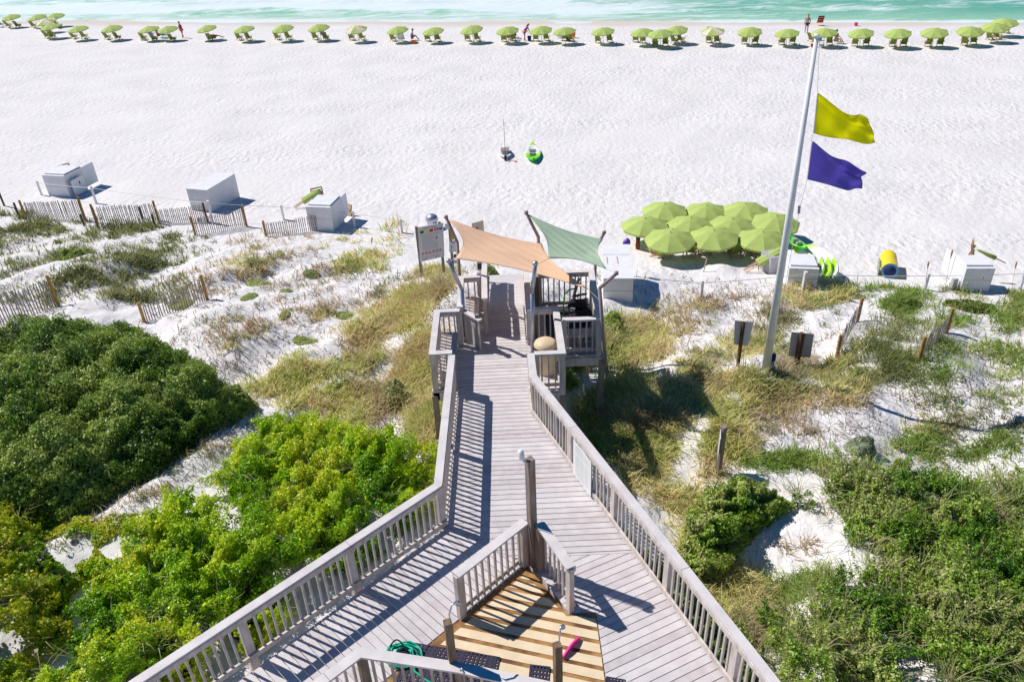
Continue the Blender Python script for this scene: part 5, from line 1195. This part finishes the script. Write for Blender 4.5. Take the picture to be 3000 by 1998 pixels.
for k, (x, y, rx, ry, hh, nn, pl, lb) in enumerate([(2520, 1325, 42, 26, .35, 9000, GG, 'grey green cushion shrub at the edge of the right thicket'), (700, 1200, 46, 34, .5, 9000, OL, 'low olive shrub at the right tip of the dark mound'), (1158, 1165, 52, 42, .26, 6000, [(.22, .30, .08), (.36, .40, .14), (.60, .46, .26)], 'dark bush with brown twigs in the grass left of the railing'), (1430, 805, 26, 16, .30, 2200, OL, 'small green bush at the far left foot of the stairs'), (1800, 965, 34, 36, .38, 4200, OL, 'yellow green bush right of the platform pole'), (215, 760, 48, 16, .35, 4500, DK, 'small dark green bush in the left dunes'), (2845, 905, 80, 20, .22, 4200, [(.14, .22, .04), (.26, .34, .07), (.42, .44, .16)], 'low green bush in the grass below the rightmost storage box'), (2640, 900, 56, 16, .20, 3000, [(.14, .22, .04), (.26, .34, .07), (.42, .44, .16)], 'low olive bush left of the rightmost fence')]):
    g = G(x, y); w1 = P(x - rx, y, g.z); w2 = P(x + rx, y, g.z); d1 = P(x, y - ry, g.z); d2 = P(x, y + ry, g.z); a_ = (w2 - w1).length / 2; b_ = (d1 - d2).length / 2
    poly = [(g.x + a_ * math.cos(t_) * (1 + .12 * math.sin(3 * t_ + k)), g.y + b_ * math.sin(t_) * (1 + .1 * math.cos(2 * t_ + k))) for t_ in np.linspace(0, 2 * math.pi, 18)[:-1]]
    shrub(None, 0, hh, min(a_, b_) * .8, nn, .034 if y > 950 else .05, pl, lb, 40 + k, .06, .5, world=poly)
# flat pale green pads on the sand
for k, (x, y, rx, ry) in enumerate([(912, 803, 23, 12), (757, 832, 34, 15), (838, 857, 18, 10), (730, 873, 25, 13), (834, 926, 15, 12), (1010, 925, 26, 16), (895, 1000, 35, 16), (530, 895, 36, 14)]):
    g = G(x, y); a_ = (P(x + rx, y, g.z) - P(x - rx, y, g.z)).length / 2; b_ = (P(x, y - ry, g.z) - P(x, y + ry, g.z)).length / 2
    poly = [(g.x + a_ * math.cos(t_), g.y + b_ * math.sin(t_)) for t_ in np.linspace(0, 2 * math.pi, 16)[:-1]]
    shrub(None, 0, .09, min(a_, b_) * .9, 1700, .035, [(.50, .60, .20), (.64, .70, .28), (.40, .50, .15)], ['flat green plant pad right of the dunes fence', 'flat green pad in the middle of the left sand', 'small green pad lower right of the middle pad', 'green pad below the middle pad', 'lone green pad above the grass', 'olive pad beside the golden grass', 'wide olive pad above the bright shrub', 'olive pad inside the fence behind the mound'][k], 60 + k, .02, .4, name='ground_plant', group='flat plant pads on the sand', world=poly)

def blades(bx, by, bz, L, wd, lean, curl, colr, rng, az=None):
    N = len(bx); az = rng.uniform(0, 2 * math.pi, N) if az is None else az
    dx, dy = np.cos(az), np.sin(az); px_, py_ = -dy, dx
    t1, t2 = .5, 1.0; le = lean * rng.uniform(.3, 1.2, N); cu = curl * rng.uniform(.3, 1.3, N)
    def pt(t_): h_ = L * t_ * np.cos(np.clip(le + cu * t_, 0, 1.5)); r_ = L * t_ * np.sin(np.clip(le + cu * t_, 0, 1.9)); return bx + dx * r_, by + dy * r_, bz + h_
    rows = []
    for t_, w_ in ((0, 1.0), (.5, .85), (1.0, .12)):
        x, y, z = pt(t_); rows.append(np.stack([x - px_ * wd * w_, y - py_ * wd * w_, z], 1)); rows.append(np.stack([x + px_ * wd * w_, y + py_ * wd * w_, z], 1))
    V = np.stack(rows, 1).reshape(-1, 3); b0 = np.arange(N)[:, None] * 6
    F = np.concatenate([b0 + np.array([[0, 1, 3, 2]]), b0 + np.array([[2, 3, 5, 4]])], 1).reshape(-1, 4)
    return V, F, np.repeat(colr, 6, 0)
GR = dict(A=[(.24, .29, .09), (.34, .37, .14), (.17, .22, .06), (.48, .45, .20)], B=[(.36, .48, .08), (.58, .64, .14), (.80, .74, .28), (.90, .80, .42), (.82, .62, .38), (.60, .44, .27)], D=[(.66, .50, .33), (.52, .40, .24), (.75, .60, .42), (.38, .35, .15)],
          C=[(.22, .36, .05), (.36, .48, .09), (.14, .24, .03), (.52, .54, .18)], E=[(.42, .38, .18), (.30, .33, .12)])
# (px, py, rx, ry, tufts, kind, blade length, blades per tuft, spread)
BL = [(60, 650, 90, 22, 60, 'A', .45, 26, .16), (250, 670, 190, 24, 80, 'A', .38, 22, .14), (90, 720, 160, 60, 190, 'A', .34, 16, .16), (300, 740, 150, 40, 120, 'A', .32, 18, .15), (420, 690, 90, 26, 60, 'A', .36, 22, .14),
      (330, 800, 160, 45, 170, 'A', .34, 20, .16), (120, 840, 150, 55, 110, 'A', .3, 14, .15), (470, 770, 70, 50, 60, 'A', .32, 20, .14), (430, 850, 120, 40, 110, 'A', .32, 20, .16), (560, 720, 60, 40, 30, 'A', .3, 14, .14),
      (600, 830, 90, 60, 60, 'D', .28, 12, .14), (740, 770, 80, 50, 70, 'B', .34, 16, .12), (800, 720, 110, 40, 60, 'D', .30, 12, .14), (850, 790, 110, 60, 60, 'D', .28, 12, .14), (780, 760, 50, 30, 26, 'A', .3, 22, .12), (1010, 720, 70, 50, 50, 'B', .42, 12, .14), (1060, 770, 90, 30, 70, 'B', .34, 22, .12), (1060, 800, 70, 20, 40, 'A', .28, 20, .12), (1150, 700, 40, 50, 30, 'B', .5, 10, .14), (930, 850, 180, 60, 120, 'D', .26, 9, .14),
      (1000, 870, 120, 50, 60, 'D', .28, 12, .12), (1160, 850, 70, 40, 60, 'A', .3, 18, .14), (640, 930, 60, 40, 30, 'A', .25, 12, .12), (700, 980, 90, 50, 60, 'D', .26, 12, .12), (760, 1010, 80, 40, 70, 'B', .30, 12, .12), (870, 960, 130, 50, 70, 'D', .25, 9, .14), (960, 940, 40, 25, 50, 'B', .28, 20, .10),
      (1130, 950, 110, 60, 300, 'B', .42, 22, .16), (1210, 900, 60, 50, 160, 'B', .40, 22, .14), (1230, 1000, 55, 90, 420, 'B', .46, 24, .15), (1120, 1020, 110, 70, 260, 'B', .38, 18, .16), (1000, 1100, 180, 60, 520, 'B', .30, 18, .16), (820, 1090, 120, 60, 260, 'B', .30, 16, .16), (1230, 1140, 60, 100, 380, 'B', .42, 22, .15), (1180, 1250, 90, 50, 240, 'D', .38, 20, .15), (1080, 1220, 120, 40, 160, 'B', .34, 16, .16), (1290, 800, 60, 16, 60, 'B', .34, 22, .12), (1240, 830, 50, 22, 30, 'D', .4, 18, .12), (1310, 865, 30, 36, 130, 'D', .42, 30, .14), (1300, 850, 40, 30, 60, 'B', .40, 24, .14), (1420, 800, 30, 20, 40, 'C', .35, 20, .12),
      (700, 1250, 60, 40, 60, 'A', .25, 12, .14), (560, 1360, 120, 60, 90, 'A', .24, 9, .16), (470, 1430, 120, 50, 60, 'A', .22, 9, .16), (400, 1470, 100, 40, 60, 'D', .22, 12, .14), (620, 1290, 60, 40, 40, 'D', .25, 14, .14), (250, 1560, 110, 40, 70, 'A', .22, 12, .14), (300, 1540, 70, 30, 40, 'D', .2, 14, .12),
      (2020, 890, 90, 34, 50, 'D', .26, 10, .14), (1930, 960, 80, 36, 60, 'D', .28, 10, .14), (2100, 870, 90, 30, 50, 'D', .24, 10, .14), (2150, 930, 160, 60, 150, 'D', .26, 12, .14), (2000, 960, 130, 70, 90, 'B', .28, 12, .14), (1830, 955, 50, 26, 30, 'B', .35, 14, .14), (1850, 1010, 90, 60, 240, 'B', .42, 20, .15), (1780, 1000, 40, 80, 130, 'C', .45, 22, .14), (2250, 960, 80, 60, 90, 'A', .3, 16, .14), (2080, 1020, 130, 50, 130, 'B', .30, 14, .14), (2050, 1060, 120, 40, 120, 'A', .28, 14, .14), (2230, 1020, 60, 25, 50, 'B', .34, 22, .12), (2260, 1010, 40, 20, 30, 'A', .32, 26, .1),
      (2420, 860, 60, 30, 80, 'B', .40, 22, .13), (2350, 870, 60, 30, 60, 'B', .34, 20, .13), (2470, 890, 90, 50, 100, 'A', .32, 18, .14), (2600, 870, 90, 30, 90, 'C', .34, 18, .14), (2540, 960, 110, 60, 130, 'A', .30, 16, .14), (2400, 940, 90, 40, 80, 'A', .28, 14, .14), (2750, 900, 130, 50, 300, 'C', .40, 22, .16), (2900, 910, 110, 60, 320, 'C', .40, 22, .16), (2860, 880, 120, 40, 120, 'A', .34, 20, .15), (2650, 990, 100, 60, 140, 'A', .30, 16, .14), (2430, 1030, 80, 60, 130, 'B', .34, 18, .14), (2370, 1080, 90, 40, 140, 'D', .32, 20, .14), (2560, 1080, 120, 60, 240, 'A', .32, 18, .15), (2780, 1060, 120, 60, 180, 'C', .30, 16, .15), (2920, 1060, 100, 60, 160, 'C', .30, 16, .15), (2700, 1140, 130, 50, 130, 'A', .28, 14, .15), (2880, 1160, 120, 60, 120, 'C', .28, 14, .15), (2480, 1130, 90, 50, 120, 'B', .3, 16, .14),
      (2230, 1120, 170, 40, 240, 'A', .28, 16, .15), (2100, 1110, 110, 40, 180, 'B', .30, 18, .14), (2350, 1160, 150, 40, 150, 'B', .26, 14, .15), (2550, 1200, 150, 40, 80, 'D', .24, 10, .15), (2420, 1240, 130, 40, 70, 'D', .22, 9, .15), (2640, 1250, 160, 30, 90, 'B', .22, 10, .15), (2860, 1250, 140, 30, 120, 'A', .24, 12, .15), (2250, 1230, 70, 40, 60, 'D', .24, 12, .14),
      (1800, 1190, 90, 70, 420, 'B', .40, 22, .16), (1920, 1180, 110, 60, 420, 'B', .38, 22, .16), (2040, 1190, 100, 50, 320, 'B', .32, 18, .16), (2150, 1170, 90, 40, 180, 'B', .30, 18, .15), (1780, 1120, 70, 60, 160, 'C', .5, 22, .15), (1730, 1150, 40, 50, 90, 'A', .5, 22, .15), (1830, 1290, 90, 60, 300, 'C', .36, 22, .15), (1930, 1300, 120, 60, 300, 'B', .34, 20, .16), (1990, 1370, 110, 70, 300, 'B', .32, 18, .16), (1900, 1390, 60, 60, 200, 'B', .36, 20, .15), (1860, 1230, 60, 30, 100, 'D', .36, 22, .14), (2060, 1290, 100, 40, 130, 'B', .28, 16, .15), (2140, 1290, 60, 50, 120, 'B', .42, 14, .12), (2040, 1450, 60, 60, 150, 'A', .34, 20, .14), (1980, 1470, 50, 50, 160, 'B', .34, 20, .14), (2060, 1590, 50, 50, 100, 'B', .42, 18, .13), (2110, 1690, 40, 50, 90, 'B', .42, 18, .13), (2170, 1760, 60, 50, 160, 'B', .40, 20, .14), (2230, 1850, 60, 60, 140, 'D', .38, 20, .14), (2280, 1740, 80, 25, 80, 'C', .34, 20, .12), (2400, 1700, 60, 20, 60, 'C', .34, 20, .12), (2300, 1350, 120, 16, 160, 'C', .32, 20, .12), (2750, 1305, 260, 34, 230, 'C', .36, 20, .13), (2350, 1600, 60, 30, 18, 'D', .25, 10, .12),
      (1640, 1120, 60, 70, 420, 'C', .45, 20, .15), (1700, 1080, 40, 50, 200, 'C', .45, 20, .15), (1995, 1340, 30, 110, 140, 'C', .32, 18, .15), (1900, 1210, 120, 60, 120, 'D', .36, 18, .15), (1130, 1120, 90, 70, 120, 'D', .34, 18, .15), (2030, 1310, 50, 90, 240, 'B', .38, 18, .15), (1940, 1440, 40, 40, 120, 'B', .36, 18, .15), (2080, 1240, 70, 40, 140, 'B', .34, 16, .15), (1195, 1040, 45, 80, 260, 'B', .40, 20, .15), (1225, 930, 30, 60, 120, 'B', .40, 20, .15), (1250, 1240, 40, 60, 160, 'B', .40, 18, .15), (1920, 1350, 70, 110, 300, 'B', .34, 18, .16), (1870, 1330, 40, 60, 120, 'C', .34, 18, .14), (1990, 1420, 50, 60, 140, 'B', .34, 18, .15), (1650, 1120, 40, 30, 60, 'C', .4, 20, .14), (1150, 1180, 60, 30, 60, 'D', .3, 20, .12), (900, 1170, 160, 24, 160, 'B', .26, 14, .15)]
def build_grass():
    rng = np.random.default_rng(77); out = {}
    for (px_, py_, rx, ry, n_, kd, L, nb, sp) in BL:
        n_ = int(n_ * (1.15 if kd in 'AD' and px_ < 620 else .62 if kd in 'AC' else (.80 if n_ > 200 else 1.0) if kd == 'B' else 1.0)); a = rng.uniform(0, 2 * math.pi, n_); r_ = np.sqrt(rng.random(n_)) * 1.15
        X, Y, Z = Gv(px_ + rx * r_ * np.cos(a), py_ + ry * r_ * np.sin(a))
        k = ~in_poly(X, Y, DECKP) | ((Y < 18.8) & (Z < DZ - 1.0))
        f_ = fbm(X, Y, X * 0, 9, 2.2, 3); k &= (f_ + rng.normal(size=len(X)) * .3 > ((-.5 if px_ > 1160 and px_ < 2120 else .05) if kd == 'B' else -.05))
        X, Y = X[k], Y[k]; n_ = len(X)
        if n_ == 0: continue
        ts = rng.uniform(.55, 1.35, n_)
        bx = np.repeat(X, nb) + rng.normal(size=n_ * nb) * sp * np.repeat(ts, nb); by = np.repeat(Y, nb) + rng.normal(size=n_ * nb) * sp * np.repeat(ts, nb)
        bz = terrain(bx, by) - .01; N = n_ * nb; pal = np.array(GR[kd]); ci = np.clip(((fbm(X, Y, X * 0, 13, 1.8, 3) + 1.6) / 3.2 + rng.normal(size=n_) * .18) * len(pal), 0, len(pal) - 1).astype(int); cc = pal[np.repeat(ci, nb)] * .6 + pal[rng.integers(0, len(pal), N)] * .4
        cc = cc * rng.uniform(.7, 1.25, (N, 1)); dist = np.hypot(bx, by)
        wd = .0045 + .00033 * dist; LL = L * rng.uniform(.5, 1.25, N) * np.repeat(ts, nb)
        wind = .6 * rng.normal(size=N) + rng.uniform(0, 6.283, N) * .0 + rng.uniform(0, 2 * math.pi, N)
        V, F, C = blades(bx, by, bz, LL, wd, .55, .9 if kd in 'BC' else .55, cc, rng, wind)
        out.setdefault(kd, []).append((V, F, C))
    names = dict(A='olive grey beach grass tufts over the dunes', B='straw coloured dune grass along the boardwalk', D='sparse brown dry grass on the white sand', C='fresh green grass between the shrubs', E='x')
    for kd, lst in out.items():
        o_ = 0; Vs = []; Fs = []; Cs = []
        for V, F, C in lst: Vs.append(V); Fs.append(F + o_); Cs.append(C); o_ += len(V)
        o = mesh_np('dune_grass', np.concatenate(Vs), np.concatenate(Fs), np.concatenate(Cs), M_blade); tag(o, names[kd], 'grass', kind='stuff')
    # wisps of dry runners scattered over the dunes
    n_ = 5200; px_ = rng.uniform(-100, 3100, n_); py_ = rng.uniform(640, 1330, n_); X, Y, Z = Gv(px_, py_); s = sdist(X, Y)
    k = (s > 51.5) & ~in_poly(X, Y, DECKP) & (fbm(X, Y, X * 0, 31, 3.0, 3) > -.55); X, Y = X[k], Y[k]; nb = 4
    bx = np.repeat(X, nb) + rng.normal(size=len(X) * nb) * .10; by = np.repeat(Y, nb) + rng.normal(size=len(X) * nb) * .10; bz = terrain(bx, by)
    pal = np.array([(.34, .26, .17), (.24, .20, .11), (.20, .20, .09), (.42, .33, .22)]); cc = pal[rng.integers(0, 4, len(bx))] * rng.uniform(.7, 1.2, (len(bx), 1))
    V, F, C = blades(bx, by, bz, rng.uniform(.10, .34, len(bx)), .004 + .0003 * np.hypot(bx, by), .9, .5, cc, rng)
    tag(mesh_np('dry_runners', V, F, C, M_blade), 'thin dry runners and sprigs scattered over the white dunes', 'grass', kind='stuff')
    # long pale grass blades growing through the shrubs
    Vs = []; Fs = []; Cs = []; o_ = 0
    for cf, key, cnt, kk in ((c_mid, 'mid', 46, (.42, .50, .18)), (c_right, 'right', 190, (.40, .46, .18)), (c_bl, 'bl', 24, (.5, .45, .2)), (c_right, 'right', 90, (.50, .42, .24)), (c_dome, 'dome', 16, (.2, .26, .12))):
        poly = [tuple(P(x, y, 3.5)[:2]) for x, y in SHP[key]]; xs = [p[0] for p in poly]; ys = [p[1] for p in poly]; x = rng.uniform(min(xs), max(xs), cnt * 4); y = rng.uniform(max(6, min(ys)), max(ys), cnt * 4)
        k = in_poly(x, y, poly) & ~in_poly(x, y, DECKP); x, y = x[k][:cnt], y[k][:cnt]; z = cf(x, y)[0] - .15; nb = 12
        bx = np.repeat(x, nb) + rng.normal(size=len(x) * nb) * .04; by = np.repeat(y, nb) + rng.normal(size=len(x) * nb) * .04; bz = np.repeat(z, nb)
        V, F, C = blades(bx, by, bz, rng.uniform(.3, .75, len(bx)), np.full(len(bx), .008), .5, 1.0, np.array(kk) * rng.uniform(.6, 1.1, (len(bx), 1)), rng); Vs.append(V); Fs.append(F + o_); Cs.append(C); o_ += len(V)
    tag(mesh_np('long_grass', np.concatenate(Vs), np.concatenate(Fs), np.concatenate(Cs), M_blade), 'long pale grass blades poking through the shrubs', 'grass', kind='stuff')
build_grass()
# fallen leaves and vine at the foot of the sand gap
def sea_oat(px_, py_, tx, ty, label):
    g = G(px_, py_); tp = at(tx, ty, g.y); t = empty('sea_oat', g, label, 'plant', 'tall sea oat stems')
    mid = g.lerp(tp, .6) + Vector((-.03, 0, .05)); MB().tube([g, mid, tp], [.008, .006, .004], 5).build('stem', M_palewood, t)
    d = (tp - mid).normalized(); MB().tube([mid.lerp(tp, .55), mid.lerp(tp, .8), tp, tp + d * .06], [.008, .028, .03, .008], 7).build('seed_head', M_wood, t, smooth=True)
OATS = [(1712, 1160, 1655, 1045, 'sea oat stem leaning left in front of the platform'), (1706, 1100, 1703, 1050, 'short thick sea oat head below the platform'), (1775, 1120, 1795, 1010, 'sea oat right of the platform pole'), (1780, 1140, 1778, 1075, 'sea oat in the dark shade right of the platform'), (1842, 1150, 1870, 1055, 'tall sea oat standing before the sand hollow'), (1878, 800 + 60, 1890, 810, 'sea oat in the shadow of the long storage box'), (1940, 1150, 1946, 1115, 'sea oat with orange head in the golden grass'), (2710, 880, 2720, 770, 'sea oat left of the rightmost storage box'), (2765, 870, 2790, 735, 'sea oat before the open door of the rightmost box'), (2960, 880, 2978, 770, 'sea oat at the right edge near the last box'), (2870, 880, 2880, 810, 'sea oat before the face of the rightmost box'), (2830, 880, 2835, 830, 'low sea oat before the rightmost box'), (2050, 1720, 2055, 1620, 'sea oat head beside the right railing and sand pit'), (1130, 720, 1150, 655, 'sea oat left of the faint rope post'), (1085, 790, 1090, 700, 'slim sea oat in the left golden grass')]
for a_ in OATS: sea_oat(*a_)
